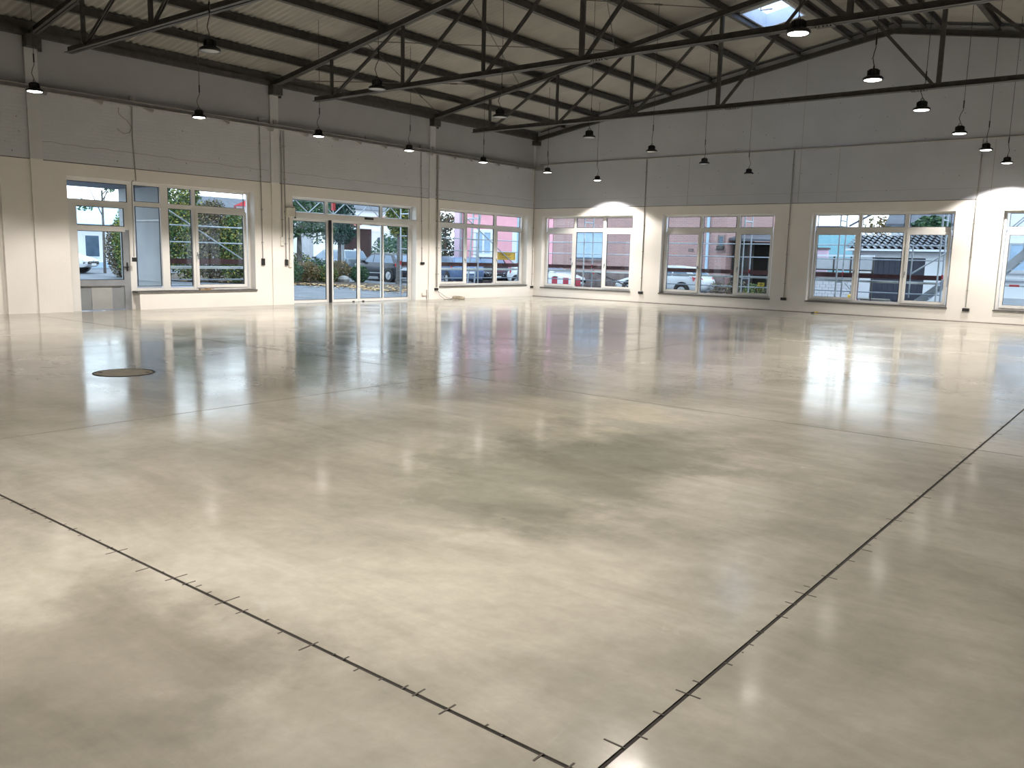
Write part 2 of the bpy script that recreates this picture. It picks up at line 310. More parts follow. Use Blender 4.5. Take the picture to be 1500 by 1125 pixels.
def empty(name, loc=(0, 0, 0), label=None, cat=None, group=None, kind=None, rz=0.0, parent=None):
    e = bpy.data.objects.new(name, None); COL.objects.link(e); e.location = loc; e.rotation_euler = (0, 0, rz); e.empty_display_size = 0.1
    if parent is not None: e.parent = parent
    return tag(e, label, cat, group, kind)
def tag(o, label=None, cat=None, group=None, kind=None):
    if label: o['label'] = label
    if cat: o['category'] = cat
    if group: o['group'] = group
    if kind: o['kind'] = kind
    return o
def kids(o): return [c for c in bpy.data.objects if c.parent == o]
def copy_tree(o, parent=None):
    c = o.copy(); COL.objects.link(c)
    if parent is not None: c.parent = parent
    for ch in kids(o): copy_tree(ch, c)
    return c
def st(o, label=None): o['kind'] = 'structure'; return tag(o, label)
def ordinal(i): return ['first', 'second', 'third', 'fourth', 'fifth', 'sixth', 'seventh', 'eighth', 'ninth', 'tenth', 'eleventh', 'twelfth'][i]

# ------------------------------------------------------------------ the shell
W = 27.08; RX = W/2; SL = 0.171; YF = -31.5
def chord_z(x): return 6.30+SL*(x if x <= RX else W-x)          # underside of the top chords
def roof_z(x): return 6.68+SL*(x if x <= RX else W-x)

# floor: slabs with sawn joints
fl = MB().box(-0.25, W+0.2, YF-0.2, 0.22, -0.16, -0.004).build('floor', M['joint']); st(fl, 'polished concrete floor with sawn joints')
jx = [-0.25, 1.25, 7.5, 13.72, 20.0, W+0.2]; jy = [YF-0.2, -26.04, -19.80, -13.5, -7.2, -0.9, 0.22]
for i in range(len(jx)-1):
    for j in range(len(jy)-1):
        g = 0.009 if 1 <= i else 0.008
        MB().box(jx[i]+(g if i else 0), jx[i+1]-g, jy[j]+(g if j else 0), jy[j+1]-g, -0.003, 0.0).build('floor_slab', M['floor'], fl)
sm = MB(); rr = random.Random(3)
def tick(x, y, ax, L):
    if ax == 0: sm.box(x-L*rr.random(), x+L*rr.random(), y-0.004, y+0.004, 0.0003, 0.0012)
    else: sm.box(x-0.004, x+0.004, y-L*rr.random(), y+L*rr.random(), 0.0003, 0.0012)
y = -26.0
while y < -17.5:
    tick(20.0+rr.uniform(-0.02, 0.02), y, 0, 0.075 if rr.random() < 0.35 else 0.03); y += rr.uniform(0.05, 0.24)
x = 14.2
while x < 20.0:
    tick(x, -26.04+rr.uniform(-0.02, 0.02), 1, 0.075 if rr.random() < 0.35 else 0.03); x += rr.uniform(0.05, 0.2)
tag(sm.build('saw_mark', M['sawmark'], fl), kind='stuff')
tag(empty('manhole_cover', (10.7, -22.83, 0), 'round manhole cover with dark iron ring set in the concrete floor', 'manhole cover'))
mh = bpy.data.objects['manhole_cover']
MB().lathe([(0.372, 0.0005), (0.372, 0.005), (0.345, 0.005), (0.345, 0.0005)], (10.7, -22.83, 0), 40, caps=False).build('iron_ring', M['iron'], mh, True)
MB().lathe([(0.338, 0.0005), (0.335, 0.0035)], (10.7, -22.83, 0), 40).build('cover_plate', M['rust'], mh)
for a in (0.9, 0.9+math.pi):
    MB().box(10.7+0.28*math.cos(a)-0.03, 10.7+0.28*math.cos(a)+0.03, -22.83+0.28*math.sin(a)-0.02, -22.83+0.28*math.sin(a)+0.02, 0.0035, 0.006).build('lifting_slot', M['iron'], mh)

def wall_boxes(mb, u0, u1, z0, z1, holes, t0, t1, ax):
    us = sorted(set([u0, u1]+[h for o in holes for h in o[:2] if u0 < h < u1]))
    for a, b in zip(us[:-1], us[1:]):
        c = (a+b)/2; zs = [(z0, z1)]
        for h in holes:
            if h[0] < c < h[1]:
                nz_ = []
                for (p, q) in zs:
                    if h[2] > p: nz_.append((p, min(q, h[2])))
                    if h[3] < q: nz_.append((max(p, h[3]), q))
                zs = [(p, q) for p, q in nz_ if q-p > 1e-4]
        for p, q in zs:
            mb.box(t0, t1, a, b, p, q) if ax == 'Y' else mb.box(a, b, t0, t1, p, q)
HL = [(-18.70, -17.0, 0.0, 3.28), (-17.0, -13.47, 0.48, 3.28), (-12.12, -6.88, 0.0, 3.25), (-5.67, -0.47, 0.48, 3.28)]
BX = [0.40, 5.93, 11.46, 17.0, 22.53]; WW = 4.28
HB = [(x, x+WW, 0.40, 3.27) for x in BX]
wl = MB(); wall_boxes(wl, YF, -20.16, 0, 3.585, [], -0.36, -0.10, 'Y'); wall_boxes(wl, -20.16, 0.36, 0, 3.585, HL, -0.36, 0.0, 'Y')
wl = wl.build('wall_left', M['plaster']); st(wl, 'white left wall with glazed doors')
MB().box(-0.36, -0.03, YF, 0.36, 3.585, 3.605).build('ledge_joint', M['ledge'], wl)
MB().box(-0.36, -0.005, YF, 0.36, 3.605, 5.20).build('brickwork', M['brickL'], wl)
MB().box(-0.36, -0.012, YF, 0.36, 5.20, 6.32).build('ring_beam', M['band'], wl)
wb = MB(); wall_boxes(wb, 0.0, W+0.36, 0, 3.585, HB, 0.0, 0.36, 'X'); wb = wb.build('wall_back', M['plaster']); st(wb, 'white back wall with gable')
MB().box(0, W, 0.03, 0.36, 3.585, 3.605).build('ledge_joint', M['ledge'], wb)
pr = [(0, 0.005, 3.605), (W, 0.005, 3.605), (W, 0.005, roof_z(W)-0.06), (RX, 0.005, roof_z(RX)-0.06), (0, 0.005, roof_z(0)-0.06)]
MB().prism(pr, (0, 0.355, 0)).build('gable_brickwork', M['brickB'], wb)
for x in (6.9, 10.95, 12.2, 16.6):     # fine vertical cracks and control joints in the gable
    MB().box(x, x+0.012, -0.001, 0.006, 3.62, chord_z(x)-0.1 if x in (10.95,) else 5.3).build('wall_crack', M['conduit'], wb)
def crack(pts, name, par, m='conduit', t=0.012):
    mb = MB()
    for a, b in zip(pts[:-1], pts[1:]): mb.bar(a, b, 0.006, t)
    mb.build(name, M[m], par)
rr = random.Random(8)
for (ya, yb, za, zb) in ((-19.2, -12.95, 4.02, 3.93), (-12.55, -6.3, 3.93, 3.90), (-5.9, -0.2, 3.92, 3.92)):
    n = 26; crack([(-0.004, ya+(yb-ya)*i/n, za+(zb-za)*i/n+rr.uniform(-0.02, 0.02)) for i in range(n+1)], 'wall_crack', wl)
crack([(0.2, 0.004, 3.93), (W-0.2, 0.004, 3.93)], 'paint_edge', wb, 'band', 0.010)
wr = st(MB().box(W, W+0.36, YF, 0.0, 0, 6.9).build('wall_right', M['plaster']), 'white right wall')
wf = MB().prism([(-0.36, YF, 0), (W+0.36, YF, 0), (W+0.36, YF, roof_z(W)-0.06), (RX, YF, roof_z(RX)-0.06), (-0.36, YF, roof_z(0)-0.06)], (0, -0.36, 0))
st(wf.build('wall_front', M['plaster']), 'white front wall')
st(MB().box(0.0, W, -0.012, 0.0, 0.0, 0.018).build('baseboard_back', M['plinth']), 'thin dark joint at the foot of the back wall')
for i, y in enumerate((-19.36, -12.75, -6.12)):
    c = MB().box(-0.02, 0.035, y-0.14, y+0.14, 0.0, 3.6).build('column', M['plaster']); st(c, 'white steel column in the left wall')
    MB().box(-0.02, 0.035, y-0.14, y+0.14, 3.6, 6.32).build('upper_shaft', M['coldim'], c)  # same white column, in the shaded copy of its colour
st(MB().box(-0.30, 0.0, -0.16, 0.0, 3.6, 6.3).build('column', M['coldim']), 'white corner column')
# eave beam over the left wall
ev = MB().box(-0.30, 0.10, YF, 0.0, 6.325, 6.46); ev.box(-0.39, -0.30, YF, 0.0, 6.2, 6.70); ev.box(-0.02, 0.05, YF, 0.0, 6.46, 6.655)
tag(ev.build('eave_beam', M['steel']), 'dark steel eave beam lying along the top of the left wall', 'beam')
# corrugated roof with a skylight hole
SX0, SX1, SY0, SY1 = 10.79, 11.90, -4.90, -3.20
def corr(xs, y0, y1):
    mb = MB(); n = max(2, int((y1-y0)/0.0295)); k = len(xs)
    for i in range(n+1):
        y = y0+(y1-y0)*i/n; c = 0.026*math.cos(2*math.pi*y/0.177)
        for x in xs: mb.v.append((x, y, roof_z(x)+c))
    for i in range(n):
        for j in range(k-1): mb.f.append((i*k+j, i*k+j+1, (i+1)*k+j+1, (i+1)*k+j))
    return mb
def merge(*a):
    m = MB()
    for b in a: m.poly(b.v, b.f)
    return m
xsl = [-0.4, 3, 6, 9, RX]
ce = merge(corr(xsl, YF-0.3, SY0), corr([-0.4, 3, 6, 9, SX0], SY0, SY1), corr([SX1, RX], SY0, SY1), corr(xsl, SY1, 0.4))
ce = ce.build('ceiling', M['sheet'], smooth=True); st(ce, 'corrugated fibre cement roof sheets')
corr([RX, 18, 22, W+0.4], YF-0.3, 0.4).build('right_slope_sheet', M['sheet'], ce, True)
MB().prism([(RX-0.35, YF-0.3, roof_z(RX)+0.0), (RX, YF-0.3, roof_z(RX)+0.12), (RX+0.35, YF-0.3, roof_z(RX))], (0, 31.9, 0)).build('ridge_cap', M['slate'], ce)
sk = empty('skylight', ((SX0+SX1)/2, (SY0+SY1)/2, roof_z(11.3)), 'rectangular rooflight with pale blue curb near the ridge', 'skylight')
cb = MB()
za, zb = roof_z(SX0), roof_z(SX1)
def curb(x0, x1, y0, y1):
    cb.poly([(x0, y0, roof_z(x0)-0.06), (x1, y0, roof_z(x1)-0.06), (x1, y1, roof_z(x1)-0.06), (x0, y1, roof_z(x0)-0.06), (x0, y0, roof_z(x0)+0.34), (x1, y0, roof_z(x1)+0.34), (x1, y1, roof_z(x1)+0.34), (x0, y1, roof_z(x0)+0.34)],
            [(3, 2, 1, 0), (4, 5, 6, 7), (0, 1, 5, 4), (1, 2, 6, 5), (2, 3, 7, 6), (3, 0, 4, 7)])
curb(SX0-0.05, SX0, SY0-0.05, SY1+0.05); curb(SX1, SX1+0.05, SY0-0.05, SY1+0.05); curb(SX0, SX1, SY0-0.05, SY0); curb(SX0, SX1, SY1, SY1+0.05)
cb.build('curb', M['curb'], sk)
MB().poly([(SX0-0.05, SY0-0.05, za+0.36), (SX1+0.05, SY0-0.05, zb+0.36), (SX1+0.05, SY1+0.05, zb+0.36), (SX0-0.05, SY1+0.05, za+0.36), (SX0-0.05, SY0-0.05, za+0.38), (SX1+0.05, SY0-0.05, zb+0.38), (SX1+0.05, SY1+0.05, zb+0.38), (SX0-0.05, SY1+0.05, za+0.38)],
          [(3, 2, 1, 0), (4, 5, 6, 7), (0, 1, 5, 4), (1, 2, 6, 5), (2, 3, 7, 6), (3, 0, 4, 7)]).build('dome', M['dome'], sk)
MB().tube([(11.2, SY0+0.3, za+0.34), (11.2, SY0+0.3, za+0.05), (11.45, SY0+0.5, za+0.1)], 0.02).build('opening_rod', M['alu'], sk)

# purlins
PX = [1.40, 2.95, 4.50, 6.05, 7.60, 9.15, 10.70, 12.30, 12.72, 13.36, 13.72, 14.42, 14.86, 16.38, 17.93, 19.48, 21.03, 22.58, 24.13, 25.68]
for i, x in enumerate(PX):
    z = chord_z(x)+0.165
    mb = MB(); y0, y1 = YF, -0.035
    hw_ = 0.04 if 12.5 < x < 14.6 else 0.065
    mb.box(x-hw_, x+hw_, y0, y1, z, z+0.014); mb.box(x-hw_, x+hw_, y0, y1, z+0.172, z+0.186); mb.box(x-0.012, x+0.012, y0, y1, z+0.014, z+0.172)
    if x < RX: lb = f'dark steel roof purlin under the corrugated sheets, {ordinal(i)} up from the left eave' if i < 12 else 'dark steel roof purlin beside the ridge'
    else: lb = f'dark steel roof purlin on the right slope, {ordinal(i-10)} down from the ridge'
    tag(mb.build('purlin', M['steel']), lb, 'purlin', 'roof purlins')

# roof trusses
BZ = 5.72
def lpair(mb, p, q, d, fl_, upside=1):
    """double angle: two upright legs back to back with outward flanges at the foot"""
    p = Vector(p); q = Vector(q); n = Vector((0, 1, 0)); u = (q-p).normalized().cross(n)*-1
    if u.z < 0: u = -u
    for s in (-1, 1):
        o = n*s*0.012
        mb.bar(p+o+u*d/2, q+o+u*d/2, 0.010, d, u)
        o2 = n*s*(0.007+fl_/2)
        mb.bar(p+o2+u*0.006, q+o2+u*0.006, fl_, 0.012, u)
POST = [2.63, 5.37, 8.04, 10.78]
names = {-19.35: 'nearest roof truss, its foot at the top left edge of the photo', -12.75: 'middle roof truss, landing on the column left of the sliding door', -6.10: 'farthest roof truss, landing on the column right of the sliding door'}
def truss(y):
    t = empty('roof_truss', (0.05, y, chord_z(0)), 'dark steel '+names[y], 'truss', 'roof trusses')
    for sgn in (1, -1):
        X = (lambda v: v) if sgn > 0 else (lambda v: W-v)
        mb = MB(); lpair(mb, (X(0.0), y, chord_z(0)), (X(RX), y, chord_z(RX)), 0.165, 0.075); mb.build('top_chord', M['steel'], t)
        MB().box(min(X(-0.0), X(0.24)), max(X(-0.0), X(0.24)), y-0.16, y+0.16, 6.07, 6.34).build('bearing_plate', M['steel'], t)
        MB().box(min(X(0.02), X(0.09)), max(X(0.02), X(0.09)), y+0.16, y+0.22, 6.02, 6.30).build('bracket', M['steel'], t)
        for k, x in enumerate(POST):
            w_ = 0.10 if k == 3 else 0.06
            MB().box(X(x)-w_/2, X(x)+w_/2, y-0.04, y+0.04, BZ+0.10, chord_z(x)+0.02).build('post', M['steel'], t)
            x2 = POST[k+1]-0.08 if k < 3 else RX-0.15
            mb = MB(); p = (X(x+0.12), y, BZ+0.10); q = (X(x2), y, chord_z(x2)+0.04)
            mb.bar(Vector(p)+Vector((0, -0.022, 0)), Vector(q)+Vector((0, -0.022, 0)), 0.014, 0.07); mb.bar(Vector(p)+Vector((0, 0.022, 0)), Vector(q)+Vector((0, 0.022, 0)), 0.014, 0.07)
            mb.build('diagonal', M['steel'], t)
        for x in (11.2, ):
            mb = MB(); mb.box(X(x)-0.17, X(x)+0.17, y-0.12, y+0.12, BZ-0.014, BZ-0.001); mb.build('splice_plate', M['steel'], t)
            for dx in (-0.13, -0.07, 0.0, 0.07, 0.13):
                MB().box(X(x)+dx-0.012, X(x)+dx+0.012, y-0.075, y-0.05, BZ-0.04, BZ-0.014).build('bolt', M['steel'], t)
        MB().box(X(RX-0.3) if sgn > 0 else X(RX), X(RX) if sgn > 0 else X(RX-0.3), y-0.03, y+0.03, chord_z(RX)-0.14, chord_z(RX)-0.0).build('gusset', M['steel'], t)
    mb = MB(); lpair(mb, (1.90, y, BZ), (W-1.90, y, BZ), 0.13, 0.085); mb.build('bottom_chord', M['steel'], t)
for y in (-19.35, -12.75, -6.10): truss(y)
# gable rafter on the back wall
gr = empty('gable_rafter', (0.05, -0.07, chord_z(0)), 'dark steel gable rafter following the roof slope against the back wall', 'rafter')
for sgn in (1, -1):
    X = (lambda v: v) if sgn > 0 else (lambda v: W-v)
    mb = MB(); lpair(mb, (X(0.02), -0.09, chord_z(0)-0.03), (X(RX), -0.09, chord_z(RX)-0.03), 0.16, 0.06); mb.build('rafter_leg', M['steel'], gr)
    MB().bar((X(0.2), -0.016, chord_z(0.2)+0.30), (X(RX), -0.016, chord_z(RX)+0.30), 0.03, 0.03).build('sheet_edge_bar', M['steel'], gr)
MB().box(-0.02, 0.22, -0.30, -0.0, 6.10, 6.26).build('corner_bracket', M['steel'], gr)
# bracing rods in the roof plane
def roof_rod(p, q, lb):
    a = Vector((p[0], p[1], chord_z(p[0])+0.10)); b = Vector((q[0], q[1], chord_z(q[0])+0.10))
    t = empty('bracing_rod', a, lb, 'bracing rod', 'roof bracing rods')
    MB().tube([a, b], 0.011, 6).build('rod', M['steel_rod'], t)
    m = (a*0.3+b*0.7); d = (b-a).normalized()
    MB().tube([m-d*0.12, m+d*0.12], 0.022, 6).build('turnbuckle', M['steel_rod'], t)
ks = [0.35, 3.9, 7.45, 11.0]
for i in range(3):
    roof_rod((ks[i+1], -12.70), (ks[i], -6.15), f'bracing rod falling left between middle and farthest truss, {ordinal(i)} from left wall')
    roof_rod((ks[i], -12.70), (ks[i+1], -6.15), f'bracing rod rising right between middle and farthest truss, {ordinal(i)} from left wall')

# ------------------------------------------------------------------ windows and doors
GD = 0.04
def P(ax, d, u, z, e):   # wall coordinates to world: depth d outward, u along the wall
    return (-d, u, z) if ax == 'Y' else (u, d, z)
def wbox(mb, ax, d0, d1, u0, u1, z0, z1):
    return mb.box(-d1, -d0, u0, u1, z0, z1) if ax == 'Y' else mb.box(u0, u1, d0, d1, z0, z1)
def rect_frame(mb, ax, d0, d1, u0, u1, z0, z1, t):
    wbox(mb, ax, d0, d1, u0, u1, z0, z0+t); wbox(mb, ax, d0, d1, u0, u1, z1-t, z1); wbox(mb, ax, d0, d1, u0, u0+t, z0+t, z1-t); wbox(mb, ax, d0, d1, u1-t, u1, z0+t, z1-t)
def window(name, ax, o, cols, d, zt, sashes, label, sill=True, sill_u=None):
    """o: opening (u0,u1,z0,z1); cols: clear widths of the lights; zt: (transom bottom, transom top)"""
    u0, u1, z0, z1 = o
    base = P(ax, d, u0, z0, 0)
    t = st(empty(name, base), label)
    f = MB(); rect_frame(f, ax, d, d+0.08, u0, u1, z0, z1, 0.07); f.build('frame', M['pvc'], t)
    for (a, b) in zip(cols[:-1], cols[1:]):
        wbox(MB(), ax, d-0.002, d+0.078, a[1]+0.02, b[0]-0.02, z0+0.07, z1-0.07).build('mullion', M['pvc'], t)
        
    for k, c in enumerate(cols):
        wbox(MB(), ax, d+0.002, d+0.076, c[0]-0.02, c[1]+0.02, zt[0], zt[1]).build('transom', M['pvc'], t)
        for (za_, zb_, s) in ((z0+0.07, zt[0], k in sashes), (zt[1], z1-0.07, False)):
            lo = za_; hi = zb_
            if s:
                sh = MB(); rect_frame(sh, ax, d-0.022, d+0.05, c[0]-0.045, c[1]+0.045, lo-0.01, hi+0.012, 0.085); sh = sh.build('sash', M['pvc'], t)
                hu = c[1]+0.01 if sashes[k] > 0 else c[0]-0.01
                hm = MB(); hz = z0+0.98
                wbox(hm, ax, d-0.032, d-0.022, hu-0.016, hu+0.016, hz-0.05, hz+0.06); wbox(hm, ax, d-0.07, d-0.032, hu-0.011, hu+0.011, hz-0.01, hz+0.014); wbox(hm, ax, d-0.085, d-0.066, hu-0.012, hu+0.012, hz-0.13, hz+0.014)
                hm.build('handle', M['alu'], sh)
                g = (c[0]+0.035, c[1]-0.035, lo+0.07, hi-0.07)
            else: g = (c[0], c[1], lo+0.045 if lo < zt[0] else lo+0.0, hi-0.0)
            ge = MB(); rect_frame(ge, ax, d+0.022, d+0.052, g[0], g[1], g[2], g[3], 0.012); ge.build('gasket', M['seal'], t)
            wbox(MB(), ax, d+0.03, d+0.042, g[0]+0.004, g[1]-0.004, g[2]+0.004, g[3]-0.004).build('pane', M['glass'], t)
    if sill:
        s0, s1 = sill_u or (u0-0.02, u1+0.02)
        wbox(MB(), ax, -0.035, d, s0, s1, z0-0.045, z0).build('sill', M['sill'], t)
    return t
for i, x in enumerate(BX):
    window(f'window_{i+2}', 'X', (x, x+WW, 0.40, 3.27), [(x+0.14, x+1.43), (x+1.57, x+2.82), (x+2.98, x+4.14)], 0.20, (2.65, 2.81), {0: 1, 2: -1},
           f'white three-light window in the back wall, {ordinal(i)} from the corner')
window('window_1', 'Y', (-5.67, -0.47, 0.48, 3.28), [(-5.38, -4.06), (-3.90, -2.32), (-2.15, -0.61)], 0.25, (2.68, 2.80), {0: 1, 2: -1}, 'white three-light window in the left wall beside the corner')
window('window_7', 'Y', (-17.0, -13.47, 0.48, 3.28), [(-16.89, -16.22), (-15.97, -15.31), (-15.17, -13.64)], 0.25, (2.67, 2.79), {2: -1}, 'white window beside the glazed door in the left wall', True, (-17.07, -13.44))
# door_1: single glazed door with a fanlight
d1 = st(empty('door_1', (-0.25, -18.7, 0)), 'white glazed door with grey lower panel at the left')
f = MB(); wbox(f, 'Y', 0.25, 0.33, -18.70, -18.60, 0, 3.28); wbox(f, 'Y', 0.25, 0.33, -17.10, -17.0, 0, 3.28); wbox(f, 'Y', 0.25, 0.33, -18.6, -17.1, 3.20, 3.28); wbox(f, 'Y', 0.25, 0.33, -18.6, -17.1, 2.64, 2.75); f.build('frame', M['pvc'], d1)
lf = MB(); 
for a in ((-18.6, -18.40, 0.0, 2.64), (-17.20, -17.10, 2.05, 2.64), (-18.40, -17.20, 2.60, 2.64), (-18.40, -17.20, 2.0, 2.13)): wbox(lf, 'Y', 0.235, 0.30, *a)
lf = lf.build('leaf', M['pvc'], d1)
wbox(MB(), 'Y', 0.236, 0.30, -17.27, -17.10, 0.0, 2.05).build('lock_stile', M['alu'], d1)
wbox(MB(), 'Y', 0.232, 0.30, -18.40, -17.27, 0.62, 0.77).build('middle_rail', M['alu'], d1)
wbox(MB(), 'Y', 0.26, 0.29, -18.40, -17.27, 0.02, 0.62).build('lower_panel', M['dpanel'], d1)
wbox(MB(), 'Y', 0.250, 0.262, -18.12, -17.60, 0.02, 0.60).build('panel_infill', M['dpanel2'], d1)
wbox(MB(), 'Y', 0.225, 0.26, -18.40, -17.36, 0.60, 0.625).build('drip_bar', M['sill'], d1)
for (a, b, c, e) in ((-18.66, -17.1, 2.75, 3.20), (-18.40, -17.20, 2.13, 2.60), (-18.40, -17.27, 0.77, 2.0)):
    g = MB(); rect_frame(g, 'Y', 0.262, 0.292, a, b, c, e, 0.014); g.build('gasket', M['seal'], d1)
    wbox(MB(), 'Y', 0.27, 0.282, a+0.005, b-0.005, c+0.005, e-0.005).build('pane', M['glass'], d1)
hm = MB(); wbox(hm, 'Y', 0.21, 0.235, -17.20, -17.17, 1.0, 1.22); wbox(hm, 'Y', 0.17, 0.20, -17.30, -17.17, 1.09, 1.115); wbox(hm, 'Y', 0.18, 0.21, -17.20, -17.175, 1.09, 1.115); hm.build('door_handle', M['black'], d1)
# door_2: automatic sliding door
d2 = st(empty('door_2', (-0.25, -12.12, 0)), 'white automatic sliding glass door with fanlights')
f = MB(); rect_frame(f, 'Y', 0.25, 0.33, -12.12, -6.88, 2.72, 3.25, 0.06)
for a in ((-12.12, -12.04, 0, 2.72), (-6.96, -6.88, 0, 2.72), (-10.70, -10.58, 2.78, 3.19), (-8.36, -8.24, 2.78, 3.19)): wbox(f, 'Y', 0.25, 0.33, *a)
f.build('frame', M['pvc'], d2)
for a, b in ((-12.06, -10.70), (-10.58, -8.36), (-8.24, -6.94)):
    g = MB(); rect_frame(g, 'Y', 0.272, 0.30, a, b, 2.78, 3.19, 0.016); g.build('gasket', M['seal'], d2)
    wbox(MB(), 'Y', 0.28, 0.29, a+.005, b-.005, 2.785, 3.185).build('fanlight_pane', M['glass'], d2)
MB().box(-0.25, 0.035, -12.06, -6.90, 2.62, 2.80).build('drive_housing', M['pvc'], d2, bevel=0.008)
MB().box(0.03, 0.035, -12.09, -12.03, 2.60, 2.82).build('housing_end', M['black'], d2)
mb = MB().box(0.035, 0.075, -9.30, -8.94, 2.70, 2.76).build('motion_sensor', M['black'], d2)
def leaf(name, a, b, da, ex=0.06, m='pvc'):
    l = MB(); wbox(l, 'Y', da, da+0.05, a, a+ex, 0.01, 2.64); wbox(l, 'Y', da, da+0.05, b-ex, b, 0.01, 2.64); wbox(l, 'Y', da, da+0.05, a+ex, b-ex, 0.01, 0.10); wbox(l, 'Y', da, da+0.05, a+ex, b-ex, 2.55, 2.64)
    l = l.build(name, M[m], d2)
    wbox(MB(), 'Y', da+0.02, da+0.03, a+ex, b-ex, 0.10, 2.55).build('pane', M['glass'], l)
    g = MB(); rect_frame(g, 'Y', da+0.012, da+0.04, a+ex, b-ex, 0.10, 2.55, 0.012); g.build('gasket', M['seal'], l)
leaf('fixed_leaf', -12.04, -10.56, 0.26, 0.09); leaf('fixed_leaf', -8.30, -6.96, 0.26, 0.07)
leaf('sliding_leaf', -10.50, -9.385, 0.17, 0.055); leaf('sliding_leaf', -9.375, -8.26, 0.17, 0.055)
wbox(MB(), 'Y', 0.16, 0.262, -10.56, -10.51, 0.0, 2.62).build('brush_strip', M['seal'], d2)
for y in (-9.62, -9.20): MB().box(-0.19, -0.13, y-0.03, y+0.03, 0.0, 0.035).build('floor_guide', M['black'], d2)

# ------------------------------------------------------------------ lamps
def hang_lamp(name, x, y, z, on):
    t = empty(name, (0, 0, 0), cat='lamp')
    top = roof_z(x)-z-0.02
    MB().lathe([(0.128, 0.0), (0.150, -0.004), (0.158, 0.012), (0.150, 0.035), (0.105, 0.060), (0.08, 0.066)], (0, 0, 0), 28).build('rim', M['lampbody'], t, True, True)
    MB().lathe([(0.0005, -0.012), (0.09, -0.010), (0.128, -0.001), (0.126, 0.002)], (0, 0, 0), 28, caps=False).build('lens', M['lens_on' if on else 'lens_off'], t, True, True)
    mb = MB().lathe([(0.075, 0.060), (0.078, 0.15), (0.066, 0.165), (0.03, 0.17)], (0, 0, 0), 20)
    for k in range(12):
        a = 2*math.pi*k/12; mb.bar((0.07*math.cos(a), 0.07*math.sin(a), 0.105), (0.094*math.cos(a), 0.094*math.sin(a), 0.105), 0.006, 0.085)
    mb.build('heat_sink', M['lampbody'], t, False, True)
    MB().tube([(-0.03, 0, 0.168), (-0.028, 0, 0.20), (0, 0, 0.225), (0.028, 0, 0.20), (0.03, 0, 0.168)], 0.007, 6).build('hook', M['lampbody'], t, True, True)
    MB().tube([(0, 0, 0.22), (-0.01, 0.01, 0.27), (-0.035, 0.02, 0.33), (-0.01, 0.01, 0.42), (0.03, 0, 0.50), (0.03, 0, 0.56)], 0.007, 6).build('lamp_flex', M['cable'], t, True, True)
    MB().tube([(0.03, 0, 0.54), (0.03, 0, 0.70)], 0.014, 6).build('connector', M['lampbody'], t, False, True)
    MB().tube([(0.03, 0, 0.69), (0.035, 0, top*0.5), (0.022, 0, top*0.75), (0.03, 0, top)], 0.006, 6).build('cable', M['cable'], t, True, True)
    return t
def lamp_row(x, ys, z, on, labels, group):
    proto = None
    for y, lb in zip(ys, labels):
        if proto is None: o = proto = hang_lamp('pendant_lamp', x, y, z, on)
        else: o = copy_tree(proto)
        o.location = (x, y, z); o.rotation_euler = (0, 0, (y*1.7) % 6.28); tag(o, lb, 'lamp', group)
        if on:
            l = bpy.data.lights.new('lamp_beam', 'SPOT'); l.energy = LAMP_W; l.color = (1.0, 0.935, 0.865); l.spot_size = math.radians(125); l.spot_blend = 0.26; l.shadow_soft_size = 0.11
            lo = bpy.data.objects.new('lamp_beam', l); COL.objects.link(lo); lo.parent = o; lo.location = (0, 0, -0.03)
LZ = 4.5
lamp_row(3.75, [-20.85, -17.42, -14.11, -10.92, -7.7, -4.3, -1.15], LZ, True,
         ['lit black pendant lamp at the far left of the photo, above the pilaster', 'lit black pendant lamp hanging above the window beside the glazed door', 'lit black pendant lamp hanging left of the sliding door, above its wall column',
          'lit black pendant lamp hanging above the right end of the sliding door', 'lit black pendant lamp hanging above the left-wall window by the corner', 'lit black pendant lamp hanging just right of the room corner', 'lit black pendant lamp close to the back wall, above its first window'], 'lit lamps along the left wall')
lamp_row(9.65, [-20.8, -17.5, -14.05, -10.65, -7.6, -4.4, -1.1], LZ, False,
         [f'unlit black pendant lamp, {k}' for k in ('the largest one at top left', 'hanging before the middle truss chord', 'seen against the roof near the corner', 'hanging just right of the gable corner', 'hanging left of the second back window', 'hanging above the second back window', 'farthest one, close to the back wall')], 'unlit lamps in the middle row')
lamp_row(17.08, [-17.1, -13.8, -10.65, -7.25, -4.1, -0.95], LZ, True,
         [f'lit black pendant lamp, {k}' for k in ('the largest one, just below the rooflight', 'hanging below the roof ridge', 'just under the truss splice', 'fourth from the rooflight in the right row', 'fifth from the rooflight in the right row', 'at the right edge over the last window')], 'lit lamps in the right row')
lamp_row(17.08, [-20.5, -23.9, -27.3], LZ, True, ['lit black pendant lamp overhead, nearest one past the picture', 'lit black pendant lamp overhead, second past the picture', 'lit black pendant lamp overhead, third past the picture'], 'lamps out of view')
lamp_row(3.75, [-24.3], LZ, True, ['lit black pendant lamp out of view to the left'], 'lamps out of view on the left')

